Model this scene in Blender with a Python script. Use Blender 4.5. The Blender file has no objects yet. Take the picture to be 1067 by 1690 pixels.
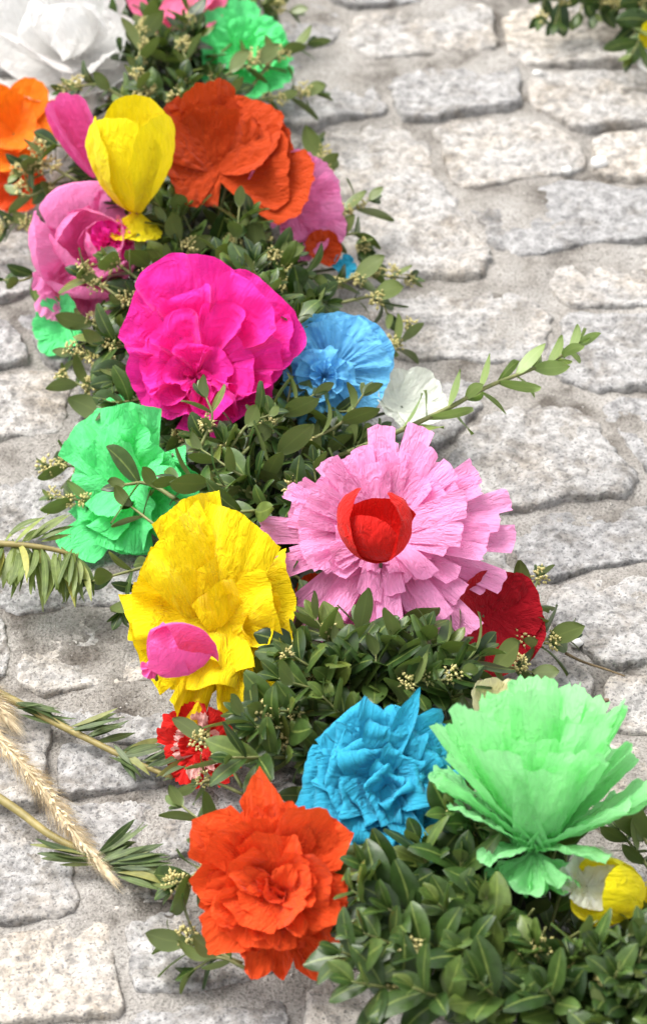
import bpy, math, random
import numpy as np
from mathutils import Vector, Matrix
from mathutils.bvhtree import BVHTree
R_ = math.radians
random.seed(7)
scn = bpy.context.scene
COL = scn.collection

# ------------------------------------------------------------------ camera
PITCH, VFOV, DIST = R_(42), R_(20), 2.15
IMW, IMH = 1067.0, 1690.0                      # photograph, pixels
CP, SP = math.cos(PITCH), math.sin(PITCH)
CAM = Vector((0, -DIST * CP, DIST * SP))
FWD, RIGHT, UP = Vector((0, CP, -SP)), Vector((1, 0, 0)), Vector((0, SP, CP))
KPX = 2 * math.tan(VFOV / 2) / IMH
cam = bpy.data.cameras.new('camera'); camo = bpy.data.objects.new('camera', cam); COL.objects.link(camo)
camo.location = CAM
camo.rotation_euler = (math.pi / 2 - PITCH, 0, 0)
cam.sensor_fit = 'VERTICAL'; cam.sensor_height = 24.0
cam.lens = 12.0 / math.tan(VFOV / 2)
cam.clip_start, cam.clip_end = 0.05, 200
cam.dof.use_dof = True; cam.dof.focus_distance = 1.97; cam.dof.aperture_fstop = 5.6
scn.camera = camo

# ------------------------------------------------------------------ sky, sun, exposure
SUN_EL, SUN_AZ = R_(60), R_(-62)               # azimuth measured from +Y towards +X
w = bpy.data.worlds.new('World'); scn.world = w; w.use_nodes = True
nt = w.node_tree; bg = nt.nodes['Background']
sky = nt.nodes.new('ShaderNodeTexSky'); sky.sky_type = 'NISHITA'; sky.sun_disc = False
sky.sun_elevation = SUN_EL; sky.sun_rotation = SUN_AZ
sky.air_density = 1.0; sky.dust_density = 4.0
hs = nt.nodes.new('ShaderNodeHueSaturation'); hs.inputs['Saturation'].default_value = 0.12
nt.links.new(sky.outputs[0], hs.inputs['Color']); nt.links.new(hs.outputs[0], bg.inputs[0])
bg.inputs[1].default_value = 0.15
sun = bpy.data.lights.new('sun', 'SUN'); suno = bpy.data.objects.new('sun', sun); COL.objects.link(suno)
sun.energy = 1.2; sun.angle = R_(32); sun.color = (1, 0.95, 0.88)
sd = Vector((math.sin(SUN_AZ) * math.cos(SUN_EL), math.cos(SUN_AZ) * math.cos(SUN_EL), math.sin(SUN_EL)))
suno.rotation_euler = sd.to_track_quat('Z', 'Y').to_euler()
vs = scn.view_settings; vs.view_transform = 'Standard'; vs.look = 'None'; vs.gamma = 1; vs.use_curve_mapping = False
vs.exposure = 1.26

# ------------------------------------------------------------------ helpers
def ray(px, py):
    return (FWD + RIGHT * ((px - IMW / 2) * KPX) + UP * ((IMH / 2 - py) * KPX))
def P(px, py, z=0.0):                          # point at height z seen at a photo pixel
    d = ray(px, py); t = (z - CAM.z) / d.z
    return CAM + d * t
def mpp(p): return (p - CAM).dot(FWD) * KPX    # metres per photo pixel at a point
def camdir(a): return (RIGHT * a[0] + UP * a[1] - FWD * a[2]).normalized()
def hexc(h):
    c = [int(h[i:i + 2], 16) / 255 for i in (0, 2, 4)]
    return tuple(x / 12.92 if x < .04045 else ((x + .055) / 1.055) ** 2.4 for x in c)

_rs = np.random.RandomState(3); _perm = _rs.permutation(256); _perm = np.concatenate([_perm] * 3)
_grad = _rs.normal(size=(256, 3)); _grad /= np.linalg.norm(_grad, axis=1)[:, None]
def pn(x, y, z=0.0):                           # gradient noise, about -1..1
    x, y, z = np.broadcast_arrays(np.asarray(x, float), np.asarray(y, float), np.asarray(z, float))
    xi, yi, zi = np.floor(x).astype(int), np.floor(y).astype(int), np.floor(z).astype(int)
    xf, yf, zf = x - xi, y - yi, z - zi
    f = lambda t: t * t * t * (t * (t * 6 - 15) + 10)
    u, v, w_ = f(xf), f(yf), f(zf); out = 0
    for dx in (0, 1):
        for dy in (0, 1):
            for dz in (0, 1):
                h = _perm[(_perm[(_perm[(xi + dx) & 255] + yi + dy) & 255] + zi + dz) & 255]
                g = _grad[h]
                d = g[..., 0] * (xf - dx) + g[..., 1] * (yf - dy) + g[..., 2] * (zf - dz)
                out = out + d * (u if dx else 1 - u) * (v if dy else 1 - v) * (w_ if dz else 1 - w_)
    return out * 1.5
def fbm(x, y, z=0.0, o=3):
    s = 0; a = 1
    for i in range(o):
        s = s + a * pn(x * 2 ** i + 17 * i, y * 2 ** i + 5 * i, z); a *= .5
    return s

def mk(name, verts, faces, mat=None, parent=None, uv=None, smooth=True):
    me = bpy.data.meshes.new(name)
    me.from_pydata([tuple(v) for v in verts] if not isinstance(verts, np.ndarray) else verts.tolist(), [], faces)
    if smooth: me.polygons.foreach_set('use_smooth', [True] * len(me.polygons))
    if uv is not None:
        l = me.uv_layers.new(name='UVMap'); idx = np.empty(len(me.loops), int); me.loops.foreach_get('vertex_index', idx)
        l.data.foreach_set('uv', np.asarray(uv)[idx].ravel())
    if mat: me.materials.append(mat)
    o = bpy.data.objects.new(name, me); COL.objects.link(o)
    if parent: o.parent = parent
    return o
def tag(o, label=None, cat=None, group=None, kind=None):
    for k, v in (('label', label), ('category', cat), ('group', group), ('kind', kind)):
        if v: o[k] = v
    return o
def empty(name, loc):
    o = bpy.data.objects.new(name, None); COL.objects.link(o); o.location = loc; o.empty_display_size = .02
    return o
def gridfaces(nu, nv, off=0):                  # nu columns (across), nv rows
    return [(off + j * nu + i, off + j * nu + i + 1, off + (j + 1) * nu + i + 1, off + (j + 1) * nu + i)
            for j in range(nv - 1) for i in range(nu - 1)]
def catmull(pts, n):
    pts = [Vector(p) for p in pts]; q = [2 * pts[0] - pts[1]] + pts + [2 * pts[-1] - pts[-2]]; out = []
    m = len(pts) - 1
    for k in range(n + 1):
        t = k / n * m; i = min(int(t), m - 1); f = t - i
        a, b, c, d = q[i], q[i + 1], q[i + 2], q[i + 3]
        out.append(.5 * ((2 * b) + (c - a) * f + (2 * a - 5 * b + 4 * c - d) * f * f + (3 * b - a - 3 * c + d) * f ** 3))
    return out
def frame_of(t):
    t = t.normalized(); a = Vector((0, 0, 1)) if abs(t.z) < .9 else Vector((1, 0, 0))
    x = t.cross(a).normalized(); return t, x, x.cross(t).normalized()
def tube(pts, rad, sides=6, cap=True):         # rad: number or function of 0..1
    V, F = [], []; n = len(pts)
    for k, p in enumerate(pts):
        t = pts[min(k + 1, n - 1)] - pts[max(k - 1, 0)]
        if t.length < 1e-9: t = Vector((0, 0, 1))
        t, x, y = frame_of(t); r = rad(k / max(1, n - 1)) if callable(rad) else rad
        for s in range(sides):
            a = 2 * math.pi * s / sides; V.append(p + x * (r * math.cos(a)) + y * (r * math.sin(a)))
    for k in range(n - 1):
        for s in range(sides):
            F.append((k * sides + s, k * sides + (s + 1) % sides, (k + 1) * sides + (s + 1) % sides, (k + 1) * sides + s))
    if cap:
        F.append(tuple(range(sides - 1, -1, -1))); F.append(tuple((n - 1) * sides + s for s in range(sides)))
    return V, F

# ------------------------------------------------------------------ materials
def newmat(name):
    m = bpy.data.materials.new(name); m.use_nodes = True
    return m, m.node_tree.nodes, m.node_tree.links, m.node_tree.nodes['Principled BSDF']
def ramp(nodes, stops, interp='LINEAR'):
    r = nodes.new('ShaderNodeValToRGB'); cr = r.color_ramp; cr.interpolation = interp
    while len(cr.elements) < len(stops): cr.elements.new(.5)
    for e, (p, c) in zip(cr.elements, stops): e.position = p; e.color = (*c, 1) if len(c) == 3 else c
    return r
def noise(nodes, links, vec, scale, detail=3, rough=.55, dist=0.0):
    n = nodes.new('ShaderNodeTexNoise'); n.inputs['Scale'].default_value = scale
    n.inputs['Detail'].default_value = detail; n.inputs['Roughness'].default_value = rough
    n.inputs['Distortion'].default_value = dist
    if vec: links.new(vec, n.inputs['Vector'])
    return n
def mix(nodes, links, a, b, fac, mode='MIX'):
    m = nodes.new('ShaderNodeMix'); m.data_type = 'RGBA'; m.blend_type = mode
    for sock, v in ((m.inputs['Factor'], fac), (m.inputs['A'], a), (m.inputs['B'], b)):
        if hasattr(v, 'links'): links.new(v, sock)
        elif isinstance(v, (int, float)): sock.default_value = v
        else: sock.default_value = (*v, 1)
    return m.outputs['Result']
def math_(nodes, links, op, a, b=None):
    m = nodes.new('ShaderNodeMath'); m.operation = op
    for i, v in enumerate((a, b)):
        if v is None: continue
        if hasattr(v, 'links'): links.new(v, m.inputs[i])
        else: m.inputs[i].default_value = v
    return m.outputs[0]

def paper(name, col, transl=.32, var=.14, rough=.8):
    m, N, L, b = newmat(name)
    uv = N.new('ShaderNodeUVMap'); mp = N.new('ShaderNodeMapping'); mp.inputs['Scale'].default_value = (1500, 90, 1)
    L.new(uv.outputs[0], mp.inputs['Vector'])
    n1 = noise(N, L, mp.outputs[0], 1.0, 3, .6)
    mp2 = N.new('ShaderNodeMapping'); mp2.inputs['Scale'].default_value = (420, 60, 1); L.new(uv.outputs[0], mp2.inputs['Vector'])
    n2 = noise(N, L, mp2.outputs[0], 1.0, 2, .5, .6)
    s = math_(N, L, 'ADD', n1.outputs['Fac'], n2.outputs['Fac'])
    mp3 = N.new('ShaderNodeMapping'); mp3.inputs['Scale'].default_value = (150, 75, 1); L.new(uv.outputs[0], mp3.inputs['Vector'])
    n3 = noise(N, L, mp3.outputs[0], 1.0, 2, .55, .8)
    cre = math_(N, L, 'ABSOLUTE', math_(N, L, 'SUBTRACT', n3.outputs['Fac'], .5))
    rr = ramp(N, [(.25, (1 - 1.6 * var,) * 3), (.75, (1 + var * .3,) * 3)]); L.new(math_(N, L, 'MULTIPLY', s, .5), rr.inputs[0])
    c = mix(N, L, col, rr.outputs[0], 1.0, 'MULTIPLY')
    L.new(c, b.inputs['Base Color']); b.inputs['Roughness'].default_value = rough
    b.inputs['Specular IOR Level'].default_value = .25
    b.inputs['Sheen Weight'].default_value = .08; b.inputs['Sheen Roughness'].default_value = .5
    bp = N.new('ShaderNodeBump'); bp.inputs['Strength'].default_value = .8; bp.inputs['Distance'].default_value = .0012
    L.new(math_(N, L, 'ADD', s, math_(N, L, 'MULTIPLY', cre, 5.0)), bp.inputs['Height']); L.new(bp.outputs[0], b.inputs['Normal'])
    tr = N.new('ShaderNodeBsdfTranslucent'); L.new(c, tr.inputs['Color']); L.new(bp.outputs[0], tr.inputs['Normal'])
    ms = N.new('ShaderNodeMixShader'); ms.inputs[0].default_value = transl
    L.new(b.outputs[0], ms.inputs[1]); L.new(tr.outputs[0], ms.inputs[2])
    L.new(ms.outputs[0], N['Material Output'].inputs['Surface'])
    return m
PAP = {k: paper('paper_' + k, hexc(h), min(.5, t + .08)) for k, h, t in (
    ('white', 'fdfcfa', .4), ('softpink', 'ff98d2', .4), ('rose', 'f97aa4', .2), ('green', '66ee8e', .2), ('orange', 'fb8410', .2),
    ('yellow', 'fce000', .18), ('lemon', 'fbe80e', .2), ('redorange', 'c8440a', .18), ('pink', 'ff68b8', .26),
    ('magenta', 'ff30ae', .22), ('skyblue', '74c6f4', .22), ('cream', 'f0f4e6', .25), ('mint', 'b0feb2', .45),
    ('turquoise', '30a8cc', .12), ('vermilion', 'f2521a', .2), ('crimson', 'b4061e', .15), ('red', 'dc1a12', .15),
    ('fringe', 'ffaadb', .28), ('pale_yellow', 'fff6c8', .3), ('pale_red', 'f0b8b0', .2), ('tulle', 'f2f2f4', .5))}

def stone_mat():
    m, N, L, b = newmat('granite')
    g = N.new('ShaderNodeNewGeometry'); oi = N.new('ShaderNodeObjectInfo'); pos = g.outputs['Position']
    big = noise(N, L, pos, 20, 5, .65)
    med = noise(N, L, pos, 115, 4, .68)
    fine = noise(N, L, pos, 420, 2, .6)
    base = ramp(N, [(.26, (.13, .128, .125)), (.38, (.255, .248, .24)), (.50, (.37, .36, .348)), (.66, (.50, .49, .475))]); L.new(med.outputs['Fac'], base.inputs[0])
    tanr = ramp(N, [(.46, (0, 0, 0)), (.68, (1, 1, 1))]); 
    L.new(math_(N, L, 'ADD', big.outputs['Fac'], math_(N, L, 'MULTIPLY', math_(N, L, 'SUBTRACT', oi.outputs['Random'], .5), .28)), tanr.inputs[0])
    tan = mix(N, L, base.outputs[0], (1.0, .94, .86), 1.0, 'MULTIPLY')
    c = mix(N, L, base.outputs[0], tan, tanr.outputs[0])
    spk = ramp(N, [(.37, (1, 1, 1)), (.43, (0, 0, 0))]); L.new(fine.outputs['Fac'], spk.inputs[0])
    c = mix(N, L, c, (.10, .10, .105), math_(N, L, 'MULTIPLY', spk.outputs[0], .7))
    blot = noise(N, L, pos, 70, 4, .7); br = ramp(N, [(.33, (1, 1, 1)), (.42, (0, 0, 0))]); L.new(blot.outputs['Fac'], br.inputs[0])
    c = mix(N, L, c, (.15, .145, .14), math_(N, L, 'MULTIPLY', br.outputs[0], .7))
    tone = ramp(N, [(0, (.78, .785, .80)), (.5, (.94, .935, .93)), (1, (1.12, 1.10, 1.07))]); L.new(oi.outputs['Random'], tone.inputs[0])
    c = mix(N, L, c, tone.outputs[0], 1.0, 'MULTIPLY')
    st = noise(N, L, pos, 34, 5, .7, .5); sr_ = ramp(N, [(.36, (.62, .58, .53)), (.5, (1, 1, 1))]); L.new(st.outputs['Fac'], sr_.inputs[0])
    c = mix(N, L, c, sr_.outputs[0], .8, 'MULTIPLY')
    L.new(c, b.inputs['Base Color']); b.inputs['Roughness'].default_value = .82; b.inputs['Specular IOR Level'].default_value = .3
    bp = N.new('ShaderNodeBump'); bp.inputs['Strength'].default_value = .9; bp.inputs['Distance'].default_value = .0022
    L.new(math_(N, L, 'ADD', med.outputs['Fac'], math_(N, L, 'MULTIPLY', fine.outputs['Fac'], .5)), bp.inputs['Height'])
    L.new(bp.outputs[0], b.inputs['Normal'])
    return m
def sand_mat():
    m, N, L, b = newmat('sandy_mortar')
    g = N.new('ShaderNodeNewGeometry'); pos = g.outputs['Position']
    a = noise(N, L, pos, 22, 4, .6); f = noise(N, L, pos, 520, 3, .7)
    r1 = ramp(N, [(.32, (.13, .115, .10)), (.45, (.30, .28, .255)), (.7, (.43, .41, .385))]); L.new(a.outputs['Fac'], r1.inputs[0])
    r2 = ramp(N, [(.32, (.45, .44, .43)), (.5, (1, 1, 1)), (.7, (1.25, 1.24, 1.22))]); L.new(f.outputs['Fac'], r2.inputs[0])
    L.new(mix(N, L, r1.outputs[0], r2.outputs[0], 1.0, 'MULTIPLY'), b.inputs['Base Color'])
    b.inputs['Roughness'].default_value = .95; b.inputs['Specular IOR Level'].default_value = .1
    bp = N.new('ShaderNodeBump'); bp.inputs['Strength'].default_value = 1; bp.inputs['Distance'].default_value = .0025
    L.new(f.outputs['Fac'], bp.inputs['Height']); L.new(bp.outputs[0], b.inputs['Normal'])
    return m
def leaf_mat(name, dark, light, under, rib, rough=.36, transl=.12):
    m, N, L, b = newmat(name)
    at = N.new('ShaderNodeAttribute'); at.attribute_name = 'rnd'; oi = N.new('ShaderNodeObjectInfo')
    r = math_(N, L, 'FRACT', math_(N, L, 'ADD', at.outputs['Fac'], oi.outputs['Random']))
    rp = ramp(N, [(0, dark), (.5, tuple((x + y) / 2 for x, y in zip(dark, light))), (.86, light), (.93, tuple(x * f_ for x, f_ in zip(light, (1.5, 1.3, 1.3)))), (1, tuple(x * f_ for x, f_ in zip(light, (1.8, 1.3, 1.1))))]); L.new(r, rp.inputs[0])
    uv = N.new('ShaderNodeUVMap'); sx = N.new('ShaderNodeSeparateXYZ'); L.new(uv.outputs[0], sx.inputs[0])
    au = math_(N, L, 'ABSOLUTE', sx.outputs['X'])
    rb = ramp(N, [(.03, (1, 1, 1)), (.12, (0, 0, 0))]); L.new(au, rb.inputs[0])
    g = N.new('ShaderNodeNewGeometry'); n1 = noise(N, L, g.outputs['Position'], 160, 3)
    c = mix(N, L, rp.outputs[0], rib, math_(N, L, 'MULTIPLY', rb.outputs[0], .55))
    nr = ramp(N, [(.3, (.75, .75, .75)), (.7, (1.2, 1.2, 1.15))]); L.new(n1.outputs['Fac'], nr.inputs[0])
    c = mix(N, L, c, nr.outputs[0], 1.0, 'MULTIPLY')
    c = mix(N, L, c, under, math_(N, L, 'MULTIPLY', g.outputs['Backfacing'], .8))
    L.new(c, b.inputs['Base Color']); b.inputs['Roughness'].default_value = rough
    b.inputs['Specular IOR Level'].default_value = .4
    bp = N.new('ShaderNodeBump'); bp.inputs['Strength'].default_value = .25; bp.inputs['Distance'].default_value = .001
    L.new(n1.outputs['Fac'], bp.inputs['Height']); L.new(bp.outputs[0], b.inputs['Normal'])
    tr = N.new('ShaderNodeBsdfTranslucent'); L.new(mix(N, L, c, (1.2, 1.5, .5), 1.0, 'MULTIPLY'), tr.inputs['Color'])
    ms = N.new('ShaderNodeMixShader'); ms.inputs[0].default_value = transl
    L.new(b.outputs[0], ms.inputs[1]); L.new(tr.outputs[0], ms.inputs[2]); L.new(ms.outputs[0], N['Material Output'].inputs['Surface'])
    return m
def plain(name, c1, c2, scale=200, rough=.7):
    m, N, L, b = newmat(name); g = N.new('ShaderNodeNewGeometry'); n = noise(N, L, g.outputs['Position'], scale, 3)
    r = ramp(N, [(.3, c1), (.7, c2)]); L.new(n.outputs['Fac'], r.inputs[0]); L.new(r.outputs[0], b.inputs['Base Color'])
    b.inputs['Roughness'].default_value = rough
    bp = N.new('ShaderNodeBump'); bp.inputs['Strength'].default_value = .4; bp.inputs['Distance'].default_value = .001
    L.new(n.outputs['Fac'], bp.inputs['Height']); L.new(bp.outputs[0], b.inputs['Normal'])
    return m
M_STONE, M_SAND = stone_mat(), sand_mat()
M_BOX = leaf_mat('boxwood_leaf', (.017, .041, .009), (.068, .118, .026), (.16, .20, .07), (.24, .30, .08))
M_BOXL = leaf_mat('young_boxwood_leaf', (.11, .18, .035), (.19, .27, .06), (.26, .34, .13), (.42, .48, .2), .4, .2)
M_NARROW = leaf_mat('narrow_leaf', (.07, .11, .02), (.20, .25, .06), (.24, .27, .11), (.26, .3, .11), .5, .15)
M_NARROWD = leaf_mat('narrow_dark_leaf', (.04, .07, .02), (.11, .15, .05), (.16, .2, .09), (.2, .25, .1), .5, .12)
M_STEM = plain('green_stem', (.12, .15, .04), (.22, .22, .08), 120, .6)
M_TWIG = plain('brown_twig', (.10, .065, .03), (.22, .16, .08), 150, .8)
M_OLIVE = plain('olive_stem', (.16, .13, .035), (.30, .24, .08), 90, .55)
M_BLOSSOM = plain('boxwood_blossom', (.38, .33, .10), (.68, .60, .28), 260, .7)
M_STRAW = plain('straw', (.68, .54, .32), (.88, .77, .56), 200, .7)
M_WIRE = plain('florist_wire', (.05, .07, .03), (.10, .12, .05), 200, .6)
M_DARK = plain('garland_core', (.012, .014, .008), (.035, .035, .018), 80, .9)

# ------------------------------------------------------------------ ground: sandy bed and cobbles
def axis_coords(lo, hi, step, far):
    c = list(np.arange(lo, hi + 1e-6, step)); a, s = hi, step
    out = []
    while a < far: s *= 1.35; a += s; out.append(a)
    b, s = lo, step; o2 = []
    while b > -far: s *= 1.35; b -= s; o2.append(b)
    return np.array(o2[::-1] + c + out)
def bed_z(x, y):
    return .0064 + .0062 * fbm(x * 9, y * 9, 1.3, 3) + .0012 * pn(x * 70, y * 70, 4)
gx, gy = axis_coords(-.46, .46, .0045, 30), axis_coords(-.62, .95, .006, 30)
GX, GY = np.meshgrid(gx, gy)
ground = mk('ground', np.stack([GX, GY, bed_z(GX, GY)], -1).reshape(-1, 3), gridfaces(len(gx), len(gy)), M_SAND)
tag(ground, 'sandy grey bed and joints between the granite cobbles', 'ground', kind='structure')

def chaikin(p, n=2):
    for _ in range(n):
        q = np.roll(p, -1, 0); p = np.stack([p * .75 + q * .25, p * .25 + q * .75], 1).reshape(-1, 2)
    return p
def resample(p, n):
    q = np.vstack([p, p[:1]]); d = np.r_[0, np.cumsum(np.linalg.norm(np.diff(q, axis=0), axis=1))]
    t = np.linspace(0, d[-1], n, endpoint=False)
    return np.stack([np.interp(t, d, q[:, 0]), np.interp(t, d, q[:, 1])], 1)
def stone_geo(poly, seed, top, tilt, nseg=72, rings=11):
    poly = resample(np.array(poly), nseg); c = poly.mean(0)
    rel = poly - c; rr = np.linalg.norm(rel, axis=1)
    jag = 1.0 + .05 * pn(rel[:, 0] * 45 + seed, rel[:, 1] * 45, seed * .7) + .045 * pn(rel[:, 0] * 120, rel[:, 1] * 120, seed) + .022 * pn(rel[:, 0] * 330, rel[:, 1] * 330, seed)
    rel = rel * jag[:, None]
    ts = list(np.linspace(0, .86, rings)[1:]) + [.93, .972, .992, 1.0, 1.01, 1.0]
    dz = [0] * (rings - 1) + [-.0002, -.0008, -.0022, -.006, -.016, -.03]
    V = [np.array([[0, 0, 0]])]
    for t, d in zip(ts, dz):
        V.append(np.column_stack([rel * t, np.full(nseg, d)]))
    V = np.vstack(V); x, y = V[:, 0] + c[0], V[:, 1] + c[1]
    V[:, 2] += top + tilt[0] * V[:, 0] + tilt[1] * V[:, 1]
    amp = np.clip((V[:, 2] + .02) / .03, .3, 1)
    V[:, 2] += amp * (.0032 * fbm(x * 22, y * 22, seed, 3) + .0016 * fbm(x * 110, y * 110, seed, 2) + .0009 * pn(x * 330, y * 330, seed))
    side = V[:, 2] < top - .006
    V[:, 0] += np.where(side, .0012 * pn(x * 200, y * 200, V[:, 2] * 200), 0)
    F = [(0, 1 + i, 1 + (i + 1) % nseg) for i in range(nseg)]
    for k in range(len(ts) - 1):
        a, b = 1 + k * nseg, 1 + (k + 1) * nseg
        F += [(a + i, b + i, b + (i + 1) % nseg, a + (i + 1) % nseg) for i in range(nseg)]
    return V, F, c
TRACED = [
 [(425,5),(520,8),(552,48),(478,68),(425,55)], [(560,-60),(690,-60),(745,0),(650,4),(565,-8)],
 [(588,45),(630,14),(780,8),(815,48),(818,74),(740,82),(640,92),(606,94)],
 [(440,100),(580,92),(637,145),(642,172),(570,182),(510,200),(440,205)],
 [(602,104),(690,96),(835,90),(862,125),(858,172),(790,182),(720,180),(656,178)],
 [(832,25),(960,5),(1090,10),(1090,88),(1000,100),(870,112),(845,74)],
 [(875,122),(960,110),(1090,112),(1090,196),(990,206),(905,184),(866,154)],
 [(520,215),(600,198),(692,204),(712,262),(702,300),(742,345),(785,375),(798,440),(700,452),(640,468),(560,440),(520,300)],
 [(722,194),(860,188),(930,217),(978,256),(885,277),(840,300),(772,290),(738,265)],
 [(792,322),(900,297),(1000,300),(1090,306),(1090,386),(960,398),(830,404),(796,372)],
 [(990,214),(1090,206),(1090,292),(1020,285),(985,262)],
 [(640,485),(720,458),(830,470),(872,510),(897,550),(820,568),(700,583),(652,545)],
 [(930,425),(1010,402),(1090,396),(1090,496),(1000,500),(945,470)],
 [(945,528),(1000,512),(1090,506),(1090,616),(985,622),(930,590)],
 [(775,722),(800,692),(960,682),(1012,738),(1034,792),(985,802),(930,800),(880,822),(800,810),(780,772)],
 [(1010,695),(1030,672),(1100,662),(1100,770),(1060,745)],
 [(848,885),(900,852),(1000,840),(1100,846),(1100,914),(1010,928),(900,924),(868,924)],
 [(948,972),(985,938),(1100,926),(1100,1088),(1000,1085),(975,1060),(945,1010)],
 [(1008,1140),(1040,1112),(1100,1104),(1100,1204),(1040,1194),(1004,1172)],
 [(850,1115),(880,1082),(945,1087),(966,1140),(950,1200),(870,1225),(822,1180)],
 [(965,1235),(1050,1222),(1100,1250),(1100,1340),(1000,1345)],
 [(-40,548),(20,540),(40,585),(5,600),(-40,602)], [(52,505),(110,500),(140,540),(120,590),(70,570)],
 [(-60,612),(60,606),(112,640),(116,702),(40,712),(-60,708)],
 [(-60,752),(60,736),(150,746),(172,830),(150,872),(60,882),(-60,874)],
 [(125,640),(200,620),(230,700),(180,735),(130,720)],
 [(22,1035),(60,1016),(180,1010),(260,1020),(300,1060),(238,1116),(150,1130),(55,1126),(30,1085)],
 [(-60,1022),(8,1030),(28,1080),(2,1094),(-60,1098)], [(20,905),(120,900),(225,915),(240,990),(120,998),(10,1000)],
 [(100,1155),(200,1140),(300,1150),(312,1195),(240,1222),(130,1208)],
 [(-60,1150),(60,1158),(82,1220),(72,1290),(30,1312),(-60,1305)],
 [(88,1228),(160,1218),(260,1245),(275,1290),(200,1300),(130,1306),(92,1280)],
 [(118,1322),(230,1308),(330,1304),(352,1340),(300,1402),(230,1420),(150,1402),(122,1362)],
 [(-60,1378),(40,1364),(92,1372),(105,1440),(121,1490),(80,1510),(-60,1516)],
 [(150,1432),(260,1427),(330,1450),(290,1482),(180,1492)],
 [(-60,1542),(80,1522),(182,1527),(196,1600),(190,1670),(-60,1690)],
 [(208,1512),(320,1492),(400,1530),(420,1600),(300,1640),(218,1625)],
 [(-60,385),(30,376),(48,440),(25,468),(-60,470)], [(-60,300),(30,300),(40,355),(-60,365)],
 [(-60,1705),(90,1690),(190,1692),(200,1790),(-60,1800)], [(225,1655),(330,1650),(430,1640),(440,1740),(240,1760)]]
polys = []
for t in TRACED:
    polys.append(np.array([tuple(P(x, y, .012)[:2]) for x, y in t]))
centres = [(p.mean(0), np.linalg.norm(p - p.mean(0), axis=1).mean()) for p in polys]
def seg_dist(pt, poly):
    a = poly; b = np.roll(poly, -1, 0); ab = b - a
    t = np.clip(((pt - a) * ab).sum(1) / (ab ** 2).sum(1), 0, 1)
    d = np.linalg.norm(a + ab * t[:, None] - pt, axis=1).min()
    x, y = pt; ins = False
    for (x1, y1), (x2, y2) in zip(a, b):
        if (y1 > y) != (y2 > y) and x < (x2 - x1) * (y - y1) / (y2 - y1) + x1: ins = not ins
    return -d if ins else d
rng = np.random.RandomState(11); fill = []
row = 0; y = -1.3
while y < 2.0:
    x = -1.5 + (row % 2) * .055 + rng.uniform(-.01, .01)
    while x < 1.5:
        wd, dp = rng.uniform(.085, .135), rng.uniform(.072, .088)
        c = np.array([x + wd / 2, y + rng.uniform(-.006, .006)]); hw, hd = wd / 2 - .007, dp / 2 - .004
        q = np.array([(-hw, -hd), (0, -hd * rng.uniform(.95, 1.1)), (hw, -hd), (hw * rng.uniform(.95, 1.1), 0), (hw, hd), (0, hd), (-hw, hd), (-hw * rng.uniform(.95, 1.1), 0)])
        q = q * rng.uniform(.88, 1.04, (8, 1)) + c
        pts = list(q) + [c]
        near = [p for p, (cc, rr) in zip(polys, centres) if np.linalg.norm(cc - c) < rr + .2]
        dmin = min((seg_dist(pt, p) for p in near for pt in pts), default=1)
        if dmin > .004: fill.append(q)
        elif min((seg_dist(c, p) for p in near), default=1) > .032:
            q2 = c + (q - c) * .55
            if min(seg_dist(pt, p) for p in near for pt in q2) > .003: fill.append(q2)
        x += wd
    y += .083; row += 1
dense = [resample(chaikin(np.array(q), 1), 44) for q in polys + fill]
base_ = [d.copy() for d in dense]
for it in range(9):
    allp = np.vstack(dense); own = np.repeat(np.arange(len(dense)), 44)
    cs = np.array([d.mean(0) for d in dense])
    for k, d in enumerate(dense):
        if abs(cs[k][0]) > .62 or abs(cs[k][1] - .12) > .95: continue
        sel = (own != k) & (np.abs(allp[:, 0] - cs[k][0]) < .16) & (np.abs(allp[:, 1] - cs[k][1]) < .16)
        o_ = allp[sel]; dist = np.sqrt(((d[:, None, :] - o_[None]) ** 2).sum(-1)).min(1) if len(o_) else np.full(44, 1.)
        tg = np.roll(d, -1, 0) - np.roll(d, 1, 0); nr = np.stack([tg[:, 1], -tg[:, 0]], 1); nr /= np.linalg.norm(nr, axis=1)[:, None] + 1e-9
        if ((d - cs[k]) * nr).sum() < 0: nr = -nr
        st = np.where(dist > .0105, .002, np.where(dist < .006, -.0012, 0)); st = (st + np.roll(st, 1) + np.roll(st, -1)) / 3
        grown = np.linalg.norm(d - base_[k], axis=1); st = np.where(grown > .017, np.minimum(st, 0), st)
        dense[k] = d + nr * st[:, None]
polys, fill = dense[:len(polys)], dense[len(polys):]
def in_view(c):
    v = Vector((c[0], c[1], 0)) - CAM; d = v.dot(FWD); return abs(v.dot(RIGHT) / d / KPX) < 620 and abs(v.dot(UP) / d / KPX) < 960
fill.sort(key=lambda q: np.linalg.norm(q.mean(0) - np.array([0, .1])))
far_v, far_f = [], []; nobj = len(polys)
for i, q in enumerate(polys + fill):
    traced = i < len(polys)
    top = rng.uniform(.0075, .0115); tilt = (rng.uniform(-.04, .04), rng.uniform(-.10, -.02))
    near = traced or (nobj < 290)
    V, F, c = stone_geo(q, i * 3.7 % 97, top, tilt, 110 if (traced or in_view(c := q.mean(0))) else 28, 16 if near else 5)
    if near:
        o = mk('cobblestone', V, F, M_STONE, ground); o.location = (c[0], c[1], 0)
        if not traced: nobj += 1
    else:
        V = V + np.array([c[0], c[1], 0]); off = sum(len(a) for a in far_v)
        far_v.append(V); far_f += [tuple(off + k for k in f) for f in F]
if far_v:
    tag(mk('distant_cobblestones', np.vstack(far_v), far_f, M_STONE, ground), kind='stuff')
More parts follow.
